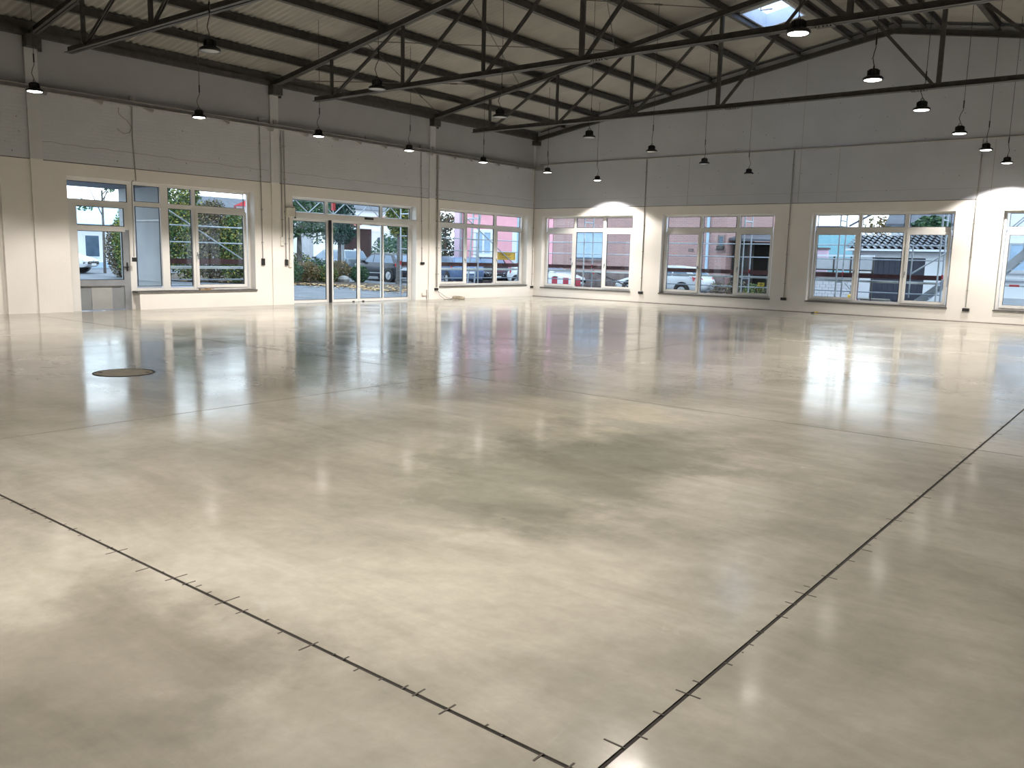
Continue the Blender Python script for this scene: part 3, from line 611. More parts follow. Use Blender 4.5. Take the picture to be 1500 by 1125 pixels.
# ------------------------------------------------------------------ fittings on the walls
cr = empty('crane_rail', (0.1, -10, 5.2), 'grey painted crane rail on brackets along the left wall', 'rail')
mb = MB().box(0.0, 0.14, -25.0, 0.10-0.1, 5.135, 5.15); mb.box(0.06, 0.075, -25.0, 0, 5.15, 5.24); mb.box(0.02, 0.12, -25.0, 0, 5.24, 5.255); mb.build('rail_beam', M['rail'], cr)
for y in (-22.3, -20.35, -19.2, -17.9, -16.6, -14.4, -12.95, -11.7, -10.55, -9.6, -8.5, -7.5, -6.3, -5.1, -4.2, -2.6, -1.4):
    MB().prism([(0.0, y-0.13, 5.135), (0.0, y+0.13, 5.135), (0.0, y+0.10, 5.05)], (0.12, 0, 0)).build('bracket', M['rail'], cr)
for y in (-17.02, -13.25, -12.75, -9.2, -6.7, -6.12):
    MB().box(0.0, 0.07, y-0.05, y+0.05, 5.255, 5.38).build('cleat', M['rail'], cr)
MB().box(0.0, 0.42, -0.14, -0.02, 5.10, 5.23).build('end_bracket', M['rail'], cr)
def pipe(pts, r, lb, name='conduit', group='wall conduits', m='conduit', clips=True):
    t = empty(name, pts[0], lb, 'conduit', group)
    MB().tube(pts, r, 8).build('pipe', M[m], t, True)
    if clips:
        a, b = Vector(pts[-2]), Vector(pts[-1]); n = max(1, int((a-b).length/0.9))
        for i in range(n):
            c = a.lerp(b, (i+0.5)/n); MB().box(c.x-r*1.7, c.x+r*1.7, c.y-r*1.7, c.y+r*1.7, c.z-0.012, c.z+0.012).build('clip', M[m], t)
pipe([(0.22, -0.02, 5.345), (W-0.2, -0.02, 5.345)], 0.022, 'grey horizontal cable conduit running across the back gable wall')
for x, nm in ((5.17, 'between its first and second window'), (10.72, 'between its second and third window'), (16.27, 'between its third and fourth window')):
    pipe([(x, -0.018, 5.345), (x, -0.018, 0.44)], 0.016, f'grey vertical conduit on the back wall {nm}')
pipe([(0.016, -17.0, 5.14), (0.02, -17.03, 4.4), (0.016, -16.98, 3.3)], 0.012, 'thin wavy cable dropping above the glazed door', clips=False)
pipe([(0.016, -17.06, 3.3), (0.016, -17.10, 3.25), (0.016, -17.12, 1.37)], 0.014, 'grey conduit down the post between glazed door and window', clips=False)
pipe([(0.016, -13.25, 5.14), (0.016, -13.22, 1.38)], 0.013, 'thin grey conduit left of the second wall column')
pipe([(0.018, -12.52, 5.14), (0.018, -12.52, 2.02)], 0.016, 'grey conduit beside the sliding door, ending at the upper switch')
pipe([(0.018, -12.42, 5.14), (0.018, -12.40, 1.36)], 0.018, 'grey conduit beside the sliding door, ending at the black socket')
pipe([(0.018, -12.28, 2.62), (0.018, -12.27, 1.35)], 0.013, 'short grey conduit below the cream door control box')
pipe([(0.016, -6.68, 5.14), (0.016, -6.60, 1.36)], 0.012, 'thin grey conduit right of the sliding door')
pipe([(0.03, -5.84, 5.14), (0.03, -5.84, 0.45)], 0.030, 'thick grey conduit left of the corner window')
pipe([(0.018, -0.10, 5.14), (0.018, -0.10, 0.45)], 0.014, 'thin grey conduit in the room corner')
pipe([(0.016, -6.34, 0.36), (0.016, -6.34, 0.01)], 0.014, 'short grey conduit stub at the floor right of the sliding door', clips=False)
tag(MB().tube([(0.012, -17.35, 5.06), (0.012, -17.36, 4.93), (0.02, -17.28, 4.84), (0.02, -17.14, 4.76), (0.014, -17.03, 4.61), (0.014, -17.10, 4.47), (0.02, -17.25, 4.43), (0.014, -17.41, 4.53)], 0.008, 6).build('loose_cable', M['conduit'], smooth=True), 'loose grey cable curling below the crane rail above the glazed door', 'cable')
def socket(c, ax, n, lb, m='black', vert=False, s=0.08):
    """surface sockets: housing with n inserts"""
    x, y, z = c; t = empty('wall_socket', c, lb, 'socket', 'wall sockets')
    hw, hh = (s/2, s*n/2) if vert else (s*n/2, s/2)
    if ax == 'Y': MB().box(0.0, 0.05, y-hw, y+hw, z-hh, z+hh).build('housing', M[m], t, bevel=0.006)
    else: MB().box(x-hw, x+hw, -0.05, 0.0, z-hh, z+hh).build('housing', M[m], t, bevel=0.006)
    for k in range(n):
        o = (k-(n-1)/2)*s
        u, v = (0, o) if vert else (o, 0)
        if ax == 'Y': MB().box(0.05, 0.056, y+u-s*0.36, y+u+s*0.36, z+v-s*0.36, z+v+s*0.36).build('insert', M['seal' if m == 'black' else 'pvc'], t)
        else: MB().box(x+u-s*0.36, x+u+s*0.36, -0.056, -0.05, z+v-s*0.36, z+v+s*0.36).build('insert', M['seal'], t)
socket((5.16, 0, 0.37), 'X', 2, 'black double socket low on the back wall between first and second window', s=0.095)
socket((10.71, 0, 0.41), 'X', 2, 'black double socket low on the back wall between second and third window', s=0.095)
socket((16.28, 0, 0.36), 'X', 2, 'black double socket low on the back wall between third and fourth window', s=0.095)
socket((0, -17.12, 1.30), 'Y', 1, 'small black socket on the post right of the glazed door', s=0.11)
socket((0, -13.22, 1.28), 'Y', 2, 'tall black double socket left of the second wall column', vert=True, s=0.10)
socket((0, -12.40, 1.27), 'Y', 2, 'black double socket left of the sliding door', vert=True, s=0.09)
socket((0, -12.55, 1.90), 'Y', 2, 'white double switch left of the sliding door, highest of the group', 'cream', True, 0.13)
socket((0, -12.26, 1.24), 'Y', 2, 'white double switch next to the sliding door frame', 'cream', True, 0.11)
socket((0, -6.58, 1.30), 'Y', 2, 'black double socket right of the sliding door', s=0.085)
socket((0, -5.86, 0.37), 'Y', 2, 'black double socket with a plugged cord left of the corner window', s=0.085)
socket((0, -0.12, 0.38), 'Y', 2, 'black double socket low in the room corner', s=0.085)
socket((0, -6.50, 0.20), 'Y', 2, 'white double socket just above the floor right of the sliding door', 'cream', s=0.10)
tag(MB().box(0.0, 0.10, -12.42, -12.10, 2.64, 2.90).build('control_box', M['cream'], bevel=0.01), 'cream control box on the wall left of the sliding door header', 'control box')
# coiled extension flex on the floor
co = empty('cable_coil', (0.28, -4.95, 0), 'flat beige coil of flex lying on the floor below the corner window', 'cable coil')
pts = []
for i in range(150):
    a = i/150*2*math.pi*6; r = 0.17+0.17*((i*0.37) % 1)*0.6+0.03*math.sin(a*0.31)
    pts.append((0.30+r*math.cos(a)*0.75, -4.95+r*math.sin(a), 0.014+0.10*(i/150)*(0.6+0.4*math.sin(a*0.5)**2)))
MB().tube(pts, 0.012, 6).build('flex_loops', M['straw'], co, True)
MB().tube([(0.06, -5.86, 0.33), (0.12, -5.75, 0.24), (0.18, -5.50, 0.08), (0.25, -5.25, 0.012)], 0.007, 6).build('cord', M['cable'], co, True)
MB().tube([(0.06, -5.83, 0.33), (0.15, -5.80, 0.15), (0.22, -5.62, 0.01), (0.3, -5.3, 0.01)], 0.007, 6).build('cord', M['cable'], co, True)
ob = empty('wood_offcut', (-0.04, -15.1, 0.48), 'small brown wood offcut lying on the sill beside the glazed door', 'offcut')
MB().prism([(-0.08, -15.26, 0.48), (0.01, -15.26, 0.48), (0.01, -14.94, 0.48), (-0.08, -14.90, 0.48)], (0, 0, 0.035)).build('block', M['wood'], ob); MB().box(-0.06, 0.0, -15.1, -14.84, 0.515, 0.53).build('strip', M['wood'], ob)
ob = empty('tool_scrap', (11.88, -0.28, 0), 'small yellow and black scrap lying on the floor below the third back window', 'scrap')
MB().tube([(11.78, -0.30, 0.02), (11.88, -0.28, 0.03)], 0.018, 8).build('grip', M['black'], ob); MB().bar((11.88, -0.28, 0.035), (11.99, -0.24, 0.05), 0.03, 0.03).build('tip', M['yellow'], ob)
# ------------------------------------------------------------------ outdoors: ground
def gz(x): return 0.018*(-x-1) if x < -1 else 0.0
gm = MB(); gx = [-0.36, -1, -3, -6, -10, -15, -20, -30, -45, -70]
for a, b in zip(gx[:-1], gx[1:]):
    gm.poly([(b, -45, gz(b)-0.02), (a, -45, gz(a)-0.02), (a, 70, gz(a)-0.02), (b, 70, gz(b)-0.02)], [(0, 1, 2, 3)])
gm.poly([(-0.36, 0.36, -0.02), (60, 0.36, -0.02), (60, 70, -0.02), (-0.36, 70, -0.02)], [(0, 1, 2, 3)])
st(gm.build('ground', M['asphalt']), 'grey asphalt yard around the hall')
bed = MB(); bp_ = [(-4.6, -3.9), (-7.3, -3.1), (-9.6, -4.9), (-13.0, -8.6), (-20, -8.0), (-20, 1.0), (-14.5, 1.2), (-11.0, -0.9), (-8.6, 0.5), (-5.2, -0.6)]
bed.poly([(x, y, gz(x)+0.01) for x, y in bp_], [tuple(range(len(bp_)))]); tag(bed.build('planting_bed', M['soil']), 'brown planting bed behind the yard seen through the sliding door', 'planting bed', kind='structure')
lt = MB(); rr = random.Random(11)
def lit_leaf(x, y):
    z = gz(x)+0.02; a = rr.uniform(0, 6.3); s = rr.uniform(0.05, 0.12); dx, dy = s*math.cos(a), s*math.sin(a)
    lt.poly([(x-dx, y-dy, z), (x+dy*.6, y-dx*.6, z+0.03*rr.random()), (x+dx, y+dy, z+0.03), (x-dy*.6, y+dx*.6, z+0.03*rr.random())], [(0, 1, 2, 3)])
edge = [(-13.0, -8.6), (-9.6, -4.9), (-7.3, -3.1), (-4.6, -3.9), (-3.0, -3.4)]
for a, b in zip(edge[:-1], edge[1:]):
    L = math.dist(a, b)
    for i in range(int(L*70)):
        t = rr.random(); g = rr.gauss(0.35, 0.33); n = ((b[1]-a[1])/L, -(b[0]-a[0])/L)
        s = -1 if n[0] > 0 else 1
        lit_leaf(a[0]+(b[0]-a[0])*t+n[0]*g*s, a[1]+(b[1]-a[1])*t+n[1]*g*s)
for i in range(260): lit_leaf(rr.uniform(-9, -2), rr.uniform(-5.5, -1.0))
tag(lt.build('leaf_litter', M['litter']), 'brown fallen leaves along the edge of the yard outside the sliding door', 'fallen leaves', kind='stuff')

# ------------------------------------------------------------------ scaffolds
def scaffold(name, ax, off_in, off_out, frames, u0, u1, label, skip=None, low=True):
    """ax 'Y': along the left wall (outward = -x); ax 'X': along the back wall (outward = +y)"""
    B = lambda d, u, z: (-d, u, z) if ax == 'Y' else (u, d, z)
    g = lambda d: gz(-d)-0.015 if ax == 'Y' else -0.015
    t = empty(name, B(off_out, u0, g(off_out)), label, 'scaffold')
    for u in frames:
        for d in (off_in, off_out):
            MB().tube([B(d, u, g(d)+0.03), B(d, u, 4.6)], 0.026, 8).build('standard', M['galv'], t, True)
            b = B(d, u, g(d)); MB().box(b[0]-0.07, b[0]+0.07, b[1]-0.07, b[1]+0.07, b[2]-0.004, b[2]+0.03).build('base_plate', M['galv'], t)
        for z in (1.03, 3.05): MB().tube([B(off_in, u, z), B(off_out, u, z)], 0.024, 8).build('transom_tube', M['galv'], t, True)
        MB().tube([B(off_out, u, 1.22), B(off_out, u, 1.36)], 0.034, 8).build('toe_board_clamp', M['red'], t)
    fr = sorted(set([u0]+[f for f in frames if u0 < f < u1]+[u1]))
    for a, b in zip(fr[:-1], fr[1:]):
        if skip and any(s[0] <= (a+b)/2 <= s[1] for s in skip): continue
        for z in (2.27, 1.80): MB().tube([B(off_out+0.03, a, z), B(off_out+0.03, b, z)], 0.019, 8).build('guard_rail', M['galv'], t, True)
        if low: MB().tube([B(off_out, a, 0.72), B(off_out, b, 0.72)], 0.019, 8).build('guard_rail', M['galv'], t, True)
        dd = sorted((off_out-0.035, off_out-0.005)); p = B(dd[0], a+0.02, 1.18); q = B(dd[1], b-0.02, 1.33)
        MB().box(min(p[0], q[0]), max(p[0], q[0]), p[1] if ax == 'Y' else min(p[1], q[1]), q[1] if ax == 'Y' else max(p[1], q[1]), 1.18, 1.33).build('toe_board', M['toe'], t)
        for k in range(2):
            wd = (off_out-off_in-0.08)/2; d0 = off_in+0.04+k*wd; d1 = d0+wd-0.02
            p = B(d0, a+0.03, 0); q = B(d1, b-0.03, 0)
            MB().box(min(p[0], q[0]), max(p[0], q[0]), min(p[1], q[1]), max(p[1], q[1]), 1.055, 1.12).build('deck_plank', M['deck'], t)
    return t, B
scl, BL = scaffold('scaffold', 'Y', 0.55, 1.30, [-15.9, -12.62, -6.38, -2.90, 0.60], -15.9, 0.60, 'galvanised tube scaffold along the street side, outside the left wall windows', skip=[(-12.7, -6.3)])
# lattice girder over the sliding door
gd = MB(); 
for z in (2.86, 3.26): gd.tube([(-1.30, -12.62, z), (-1.30, -6.38, z)], 0.024, 8)
gd.build('girder_chord', M['galv'], scl, True)
n = 12
for i in range(n):
    a = -12.62+6.24*i/n; b = -12.62+6.24*(i+1)/n
    MB().tube([(-1.30, a, 2.86 if i % 2 == 0 else 3.26), (-1.30, b, 3.26 if i % 2 == 0 else 2.86)], 0.017, 6).build('girder_lacing', M['galv'], scl, True)
    if i % 4 == 2: MB().tube([(-1.30, a, 2.86), (-1.30, a, 3.26)], 0.019, 6).build('girder_post', M['galv'], scl, True)
MB().box(-1.36, -1.27, -9.53, -9.43, 3.0, 3.28).build('red_coupler', M['red'], scl)
for (p, q) in (((-1.33, -15.85, 2.95), (-1.33, -12.7, 1.15)), ((-1.34, -2.85, 3.15), (-1.34, 0.55, 1.2))): MB().tube([p, q], 0.02, 8).build('brace', M['galv'], scl, True)
la = empty('ladder', (-1.42, -2.0, 0.0), 'aluminium ladder leaning on the scaffold outside the corner window', 'ladder')
for o in (0, 0.42): MB().bar((-2.1, -2.1+o+0.30, gz(-2.1)-0.01), (-1.42, -2.1+o-0.12, 3.4), 0.03, 0.07, (1, 0, 0)).build('stile', M['deck'], la)
for i in range(11):
    f_ = (i+0.6)/11.5; x = -2.1+0.68*f_; y = -1.80-0.42*f_; z = 0.0+3.4*f_
    MB().tube([(x, y, z), (x, y+0.42, z)], 0.014, 6).build('rung', M['deck'], la)
sg = empty('yellow_sign', (-1.38, -0.17, 1.64), 'yellow sign with faint lettering hung on the scaffold outside the corner window', 'sign')
MB().box(-1.40, -1.38, -0.84, 0.50, 1.47, 1.80).build('sign_board', M['signy'], sg, bevel=0.004)
lm = MB(); rr = random.Random(4)
for i in range(7):   # worn row of letters, too faint to read in the photograph
    y = -0.52+i*0.105
    lm.box(-1.379, -1.376, y, y+0.022, 1.63, 1.745); lm.box(-1.379, -1.376, y+0.045, y+0.065, 1.63 if i % 2 else 1.68, 1.745)
    if i % 3 != 1: lm.box(-1.379, -1.376, y+0.02, y+0.05, 1.72, 1.745)
lm.box(-1.379, -1.376, -0.5, 0.22, 1.555, 1.572)
lm.build('lettering', M['signink'], sg)
for y in (-0.78, 0.42):
    MB().box(-1.379, -1.374, y, y+0.03, 1.50, 1.77).build('fixing_strip', M['signink'], sg); MB().tube([(-1.39, y, 1.78), (-1.33, y, 1.81)], 0.006, 6).build('hook', M['galv'], sg)

scb, BB = scaffold('scaffold', 'X', 0.66, 1.30, [-1.35, 2.06, 5.45, 8.88, 12.20, 15.28], -1.35, 15.28, 'galvanised tube scaffold along the brick house side, outside the back wall windows')
MB().tube([(2.06, 1.34, 1.12), (5.3, 1.34, 0.02)], 0.026, 8).build('brace', M['steel_rod'], scb, True)
MB().box(2.0, 2.12, 1.32, 1.40, 0.98, 1.14).build('red_coupler', M['red'], scb)
MB().tube([(14.35, 1.28, 1.36), (15.5, 1.28, 2.16)], 0.026, 8).build('brace', M['deck'], scb, True)
MB().tube([(14.35, 1.28, 0.6), (14.35, 1.28, 2.27)], 0.022, 8).build('post', M['galv'], scb, True)
MB().tube([(12.3, 1.28, 1.0), (12.95, 1.28, 0.3)], 0.018, 8).build('brace', M['galv'], scb, True)
ss = empty('scaffold_stair', (14.3, 1.75, 0), 'aluminium stair flight of the scaffold outside the third and fourth back windows', 'stair')
for y in (1.45, 1.95):
    MB().bar((14.15, y, 0.10), (15.55, y, 1.30), 0.04, 0.20).build('stringer', M['deck'], ss); MB().bar((16.4, y, 0.98), (18.4, y, 3.10), 0.04, 0.22).build('stringer', M['deck'], ss)
    MB().tube([(16.3, y, 2.10), (18.3, y, 4.15)], 0.018, 8).build('hand_rail', M['galv'], ss, True)
    for x in (16.7, 17.4, 18.1): MB().tube([(x, y, 1.0+(x-16.4)*1.06), (x, y, 2.1+(x-16.3)*1.02)], 0.015, 6).build('rail_post', M['galv'], ss, True)
    MB().tube([(15.55, y, -0.02), (15.55, y, 2.2)], 0.024, 8).build('leg', M['galv'], ss, True); MB().tube([(16.4, y, -0.02), (16.4, y, 2.2)], 0.024, 8).build('leg', M['galv'], ss, True); MB().tube([(18.4, y, -0.02), (18.4, y, 4.2)], 0.024, 8).build('leg', M['galv'], ss, True)
for i in range(6): MB().box(14.2+i*0.24, 14.42+i*0.24, 1.47, 1.93, 0.16+i*0.206, 0.19+i*0.206).build('tread', M['deck'], ss)
for i in range(9): MB().box(16.5+i*0.215, 16.7+i*0.215, 1.47, 1.93, 1.10+i*0.228, 1.13+i*0.228).build('tread', M['deck'], ss)
MB().box(15.5, 16.45, 1.45, 1.95, 1.04, 1.10).build('landing', M['deck'], ss)
MB().box(14.1, 14.3, 1.45, 2.0, -0.02, 0.12).build('foot', M['red'], ss)
gr_ = empty('guard_rail_end', (17.0, 1.3, 0), 'scaffold end rail with a red band outside the fourth back window', 'rail')
MB().tube([(15.34, 1.33, 1.10), (19.2, 1.33, 1.10)], 0.03, 8).build('rail', M['galv'], gr_, True); MB().tube([(17.15, 1.33, 1.10), (17.42, 1.33, 1.10)], 0.034, 8).build('red_band', M['red'], gr_)
for x in (19.2, ): MB().tube([(x, 1.33, -0.02), (x, 1.33, 3.6)], 0.026, 8).build('standard', M['galv'], gr_, True)
sg = empty('small_yellow_sign', (9.45, 1.2, 0.87), 'small yellow notice hung on the scaffold rail outside the second back window', 'sign')
MB().box(9.22, 9.46, 1.325, 1.335, 0.76, 0.90).build('plate', M['yellow'], sg); MB().box(9.27, 9.41, 1.322, 1.326, 0.82, 0.85).build('mark', M['signink'], sg); MB().tube([(9.34, 1.33, 0.72), (9.34, 1.32, 0.92)], 0.008, 6).build('tie', M['black'], sg)

# ------------------------------------------------------------------ cars
def car(name, loc, rz, paint, label, L=4.3, Wd=1.78, H=1.48, style='hatch', face=None):
    t = empty(name, (loc[0], loc[1], loc[2]), label, 'car', rz=rz)
    hl, hw = L/2, Wd/2; zb = 0.24
    belt = 0.92 if style != 'van' else 1.05
    if style == 'hatch': stn = [(-hl, .50, .80, .80), (-hl+.08, .40, .90, .86), (-hl+.5, zb, .98, .97), (-.6, zb, .95, 1.0), (.75, zb, .93, 1.0), (1.0, zb, .92, .99), (hl-.55, zb, .80, .95), (hl-.15, .30, .68, .86), (hl, .40, .58, .72)]
    elif style == 'estate': stn = [(-hl, .45, .85, .84), (-hl+.06, .35, .98, .90), (-hl+.45, zb, 1.0, .97), (-.6, zb, .97, 1.0), (.75, zb, .95, 1.0), (1.0, zb, .94, .99), (hl-.6, zb, .84, .95), (hl-.15, .30, .72, .86), (hl, .40, .62, .72)]
    else: stn = [(-hl, .42, 1.05, .92), (-hl+.05, .32, 1.10, .96), (-hl+.45, zb, 1.1, .99), (0, zb, 1.1, 1.0), (1.1, zb, 1.05, 1.0), (hl-.45, zb, .98, .95), (hl-.1, .30, .86, .88), (hl, .40, .74, .78)]
    mb = MB()
    for x, z0, z1, f in stn:
        w_ = hw*f
        for (y, z) in ((-w_*.90, z0), (-w_, z0+.14), (-w_, z1-.16), (-w_*.95, z1-.03), (-w_*.80, z1), (w_*.80, z1), (w_*.95, z1-.03), (w_, z1-.16), (w_, z0+.14), (w_*.90, z0)): mb.v.append((x, y, z))
    k = 10
    for i in range(len(stn)-1):
        for j in range(k): mb.f.append((i*k+j, i*k+(j+1) % k, (i+1)*k+(j+1) % k, (i+1)*k+j))
    mb.f.append(tuple(reversed(range(k)))); mb.f.append(tuple((len(stn)-1)*k+j for j in range(k)))
    mb.build('body', M[paint], t, True, True)
    # cabin: four profile points (rear base, rear top, front top, front base)
    if style == 'hatch': pr_ = [(-hl+.18, .93), (-hl+.75, H-.07), (-.55, H), (.25, H-.04), (1.15, .90)]
    elif style == 'estate': pr_ = [(-hl+.12, .96), (-hl+.42, H-.06), (-.6, H), (.2, H-.03), (1.1, .93)]
    else: pr_ = [(-hl+.08, 1.08), (-hl+.25, H-.05), (-.4, H), (.75, H-.05), (1.45, 1.0)]
    wb_, wt = hw*.93, hw*.76
    def yy(z): return wb_+(wt-wb_)*(z-.93)/(H-.93)
    mb = MB().poly([(x, -yy(z), z) for x, z in pr_]+[(x, yy(z), z) for x, z in pr_], [(0, 1, 2, 3, 4), (9, 8, 7, 6, 5)]+[(i, 5+i, 5+(i+1) % 5, (i+1) % 5) for i in range(5)])
    mb.build('cabin', M[paint], t, False, True)
    for s in (-1, 1):
        def pt(x, z): return (x, s*(yy(z)+.006), z)
        zt_ = H-.13; x0 = pr_[0][0]; x1 = pr_[1][0]
        rx = lambda z: pr_[0][0]+(pr_[1][0]-pr_[0][0])*(z-pr_[0][1])/(pr_[1][1]-pr_[0][1])
        fx = lambda z: pr_[3][0]+(pr_[4][0]-pr_[3][0])*(pr_[3][1]-z)/(pr_[3][1]-pr_[4][1])
        zb_ = belt+.05
        for q in (((rx(zb_)+.28, zb_), (-.85, zb_), (-.85, zt_), (rx(zt_)+.16, zt_)), ((-.78, zb_), (.02, zb_), (.02, zt_+.02), (-.78, zt_+.01)), ((.09, zb_), (fx(zb_)-.16, zb_), (fx(zt_)-.10, zt_), (.09, zt_+.02))):
            if q[0][0] > q[1][0]-.05: continue
            f_ = (0, 1, 2, 3) if s < 0 else (3, 2, 1, 0)
            MB().poly([pt(*a) for a in q], [f_]).build('side_window', M['car_glass'], t, False, True)
        m = MB().box(-.08, .06, s*.0, s*.17 if s > 0 else .0, 0, .11) if s > 0 else MB().box(-.08, .06, -.17, 0, 0, .11)
        m.v = [(v[0]+fx(zb_)-.22, v[1]+s*wb_, v[2]+belt+.02) for v in m.v]; m.build('mirror', M['black'], t, False, True)
        MB().box(-1.2, 1.1, s*hw-.012 if s > 0 else -hw-.006, s*hw+.006 if s > 0 else -hw+.012, .42, .45).build('side_trim', M['rim'], t, False, True)
        for x in (-hl+.82, hl-.86):
            yo = s*(hw-.10)
            MB().lathe([(.37, -.115), (.37, .115)], (x, yo, .36), 24, 'Y').build('wheel_arch', M['black'], t, False, True)
            wh = MB().lathe([(.20, -.11), (.29, -.125), (.315, -.09), (.315, .09), (.29, .125), (.20, .11)], (x, yo, .315), 24, 'Y').build('wheel', M['tyre'], t, True, True)
            rm_ = MB().lathe([(.205, -.006), (.205, .006)], (x, yo+s*.112, .315), 24, 'Y')
            for q in range(5):
                a = q*1.2566; rm_.bar((x, yo+s*.124, .315), (x+.19*math.cos(a), yo+s*.124, .315+.19*math.sin(a)), .012, .055, (0, s, 0))
            rm_.build('rim', M['rim'], wh, False, True)
    def cap(i, e, nm):
        (xa, za_), (xb, zb2) = pr_[i], pr_[i+1] if i < 4 else pr_[0]
        a0, a1 = .12, .90
        pa = (xa+(xb-xa)*a0, za_+(zb2-za_)*a0); pb = (xa+(xb-xa)*a1, za_+(zb2-za_)*a1)
        MB().poly([(pa[0]+e, -yy(pa[1])*.90, pa[1]+.006), (pa[0]+e, yy(pa[1])*.90, pa[1]+.006), (pb[0]+e, yy(pb[1])*.88, pb[1]+.006), (pb[0]+e, -yy(pb[1])*.88, pb[1]+.006)], [(0, 1, 2, 3) if i == 3 else (3, 2, 1, 0)]).build(nm, M['car_glass'], t, False, True)
    cap(3, .006, 'windscreen'); cap(0, -.006, 'rear_window')
    zf = .60 if style == 'hatch' else (.64 if style == 'estate' else .76)
    for s in (-1, 1):
        MB().poly([(hl-.02, s*hw*.42, zf-.10), (hl-.20, s*hw*.84, zf-.04), (hl-.24, s*hw*.84, zf+.08), (hl-.10, s*hw*.46, zf+.02), (hl+.03, s*hw*.42, zf-.10), (hl-.12, s*hw*.90, zf-.04), (hl-.20, s*hw*.90, zf+.09), (hl-.05, s*hw*.46, zf+.03)], [(0, 1, 2, 3), (7, 6, 5, 4), (0, 4, 5, 1), (1, 5, 6, 2), (2, 6, 7, 3), (3, 7, 4, 0)]).build('headlamp', M['lampglass'], t, False, True)
        MB().poly([(-hl-.01, s*hw*.55, .72), (-hl+.30, s*hw*.97, .78), (-hl+.34, s*hw*.97, .96), (-hl+.02, s*hw*.60, .90), (-hl+.06, s*hw*.55, .72), (-hl+.34, s*hw*.90, .78), (-hl+.38, s*hw*.90, .96), (-hl+.10, s*hw*.60, .90)], [(0, 1, 2, 3), (7, 6, 5, 4), (0, 4, 5, 1), (1, 5, 6, 2), (2, 6, 7, 3), (3, 7, 4, 0)]).build('tail_lamp', M['tail'], t, False, True)
    MB().box(hl-.05, hl+.01, -.55, .55, .42, .56).build('grille', M['black'], t, False, True)
    MB().lathe([(.05, .0), (.05, .02)], (hl+.005, 0, zf-.01), 14, 'X').build('emblem', M['rim'], t, False, True)
    for x in (hl+.012, -hl-.012): MB().box(x-.008, x+.008, -.26, .26, .36 if x > 0 else .62, .47 if x > 0 else .73).build('number_plate', M['plate'], t, False, True)
    return t
R = math.radians
car('hatchback', (-12.0, 2.85, gz(-12)-0.02), R(175), 'car_grey', 'dark grey hatchback parked side-on behind the right half of the sliding door')
car('estate_car', (-18.3, 4.6, gz(-18.3)-0.02), R(178), 'car_silver', 'silver estate car half hidden behind bushes left of the dark hatchback', style='estate', H=1.5)
car('blue_estate_car', (-8.4, 4.3, gz(-8.4)-0.02), R(152), 'car_blue', 'blue estate car before the pink house, left pane of the corner window', L=4.4, H=1.45, style='estate')
car('small_car', (-8.5, 7.3, gz(-8.5)-0.02), R(-40), 'car_black', 'black car facing the corner window in front of the pink house', L=3.9, Wd=1.68, H=1.46)
car('white_hatchback', (2.95, 5.9, -0.02), R(180), 'car_white', 'white hatchback with red tail lamps outside the first and second back windows', L=4.3, H=1.42)
car('white_city_car', (-4.4, 6.9, -0.02), R(0), 'car_white', 'white car behind the red and white barrier outside the first back window', L=4.1, Wd=1.7, H=1.22)
car('white_car', (-21.4, -10.3, gz(-21.4)-0.02), R(42), 'car_white', 'white car parked before the white house, seen through the glazed door', L=4.2, H=1.45)
# red and white barrier
ba = empty('road_barrier', (-2.2, 5.0, 0), 'red and white striped road barrier outside the first back window', 'barrier')
for i in range(7):
    MB().box(-3.3+i*0.33, -2.97+i*0.33, 4.98, 5.02, 0.30, 0.68).build('stripe_panel', M['barred' if i % 2 == 0 else 'barwhite'], ba)
for x in (-3.2, -1.1): MB().box(x-0.04, x+0.04, 4.80, 5.20, -0.02, 0.10).build('foot', M['black'], ba); MB().box(x-0.02, x+0.02, 5.02, 5.05, 0.05, 0.68).build('post', M['galv'], ba)

# ------------------------------------------------------------------ plants
def foliage(blobs, n, size, seed, flat=0.5):
    rr = random.Random(seed); mb = MB(); tot = sum(b[3]*b[4]*b[5] for b in blobs)**1.0
    for b in blobs:
        k = int(n*b[3]*b[4]*b[5]/tot)
        for i in range(k):
            u = Vector((rr.gauss(0, 1), rr.gauss(0, 1), rr.gauss(0, 1))).normalized()*(rr.random()**0.35)
            c = Vector((b[0]+u.x*b[3], b[1]+u.y*b[4], b[2]+u.z*b[5]))
            a = Vector((rr.gauss(0, 1), rr.gauss(0, 1), rr.gauss(0, 0.7))).normalized(); d = a.cross(Vector((rr.gauss(0, 1), rr.gauss(0, 1), rr.gauss(0, 1)))).normalized()
            s = size*rr.uniform(0.6, 1.4)
            mb.poly([c-a*s, c+d*s*flat, c+a*s, c-d*s*flat], [(0, 1, 2, 3)])
    return mb
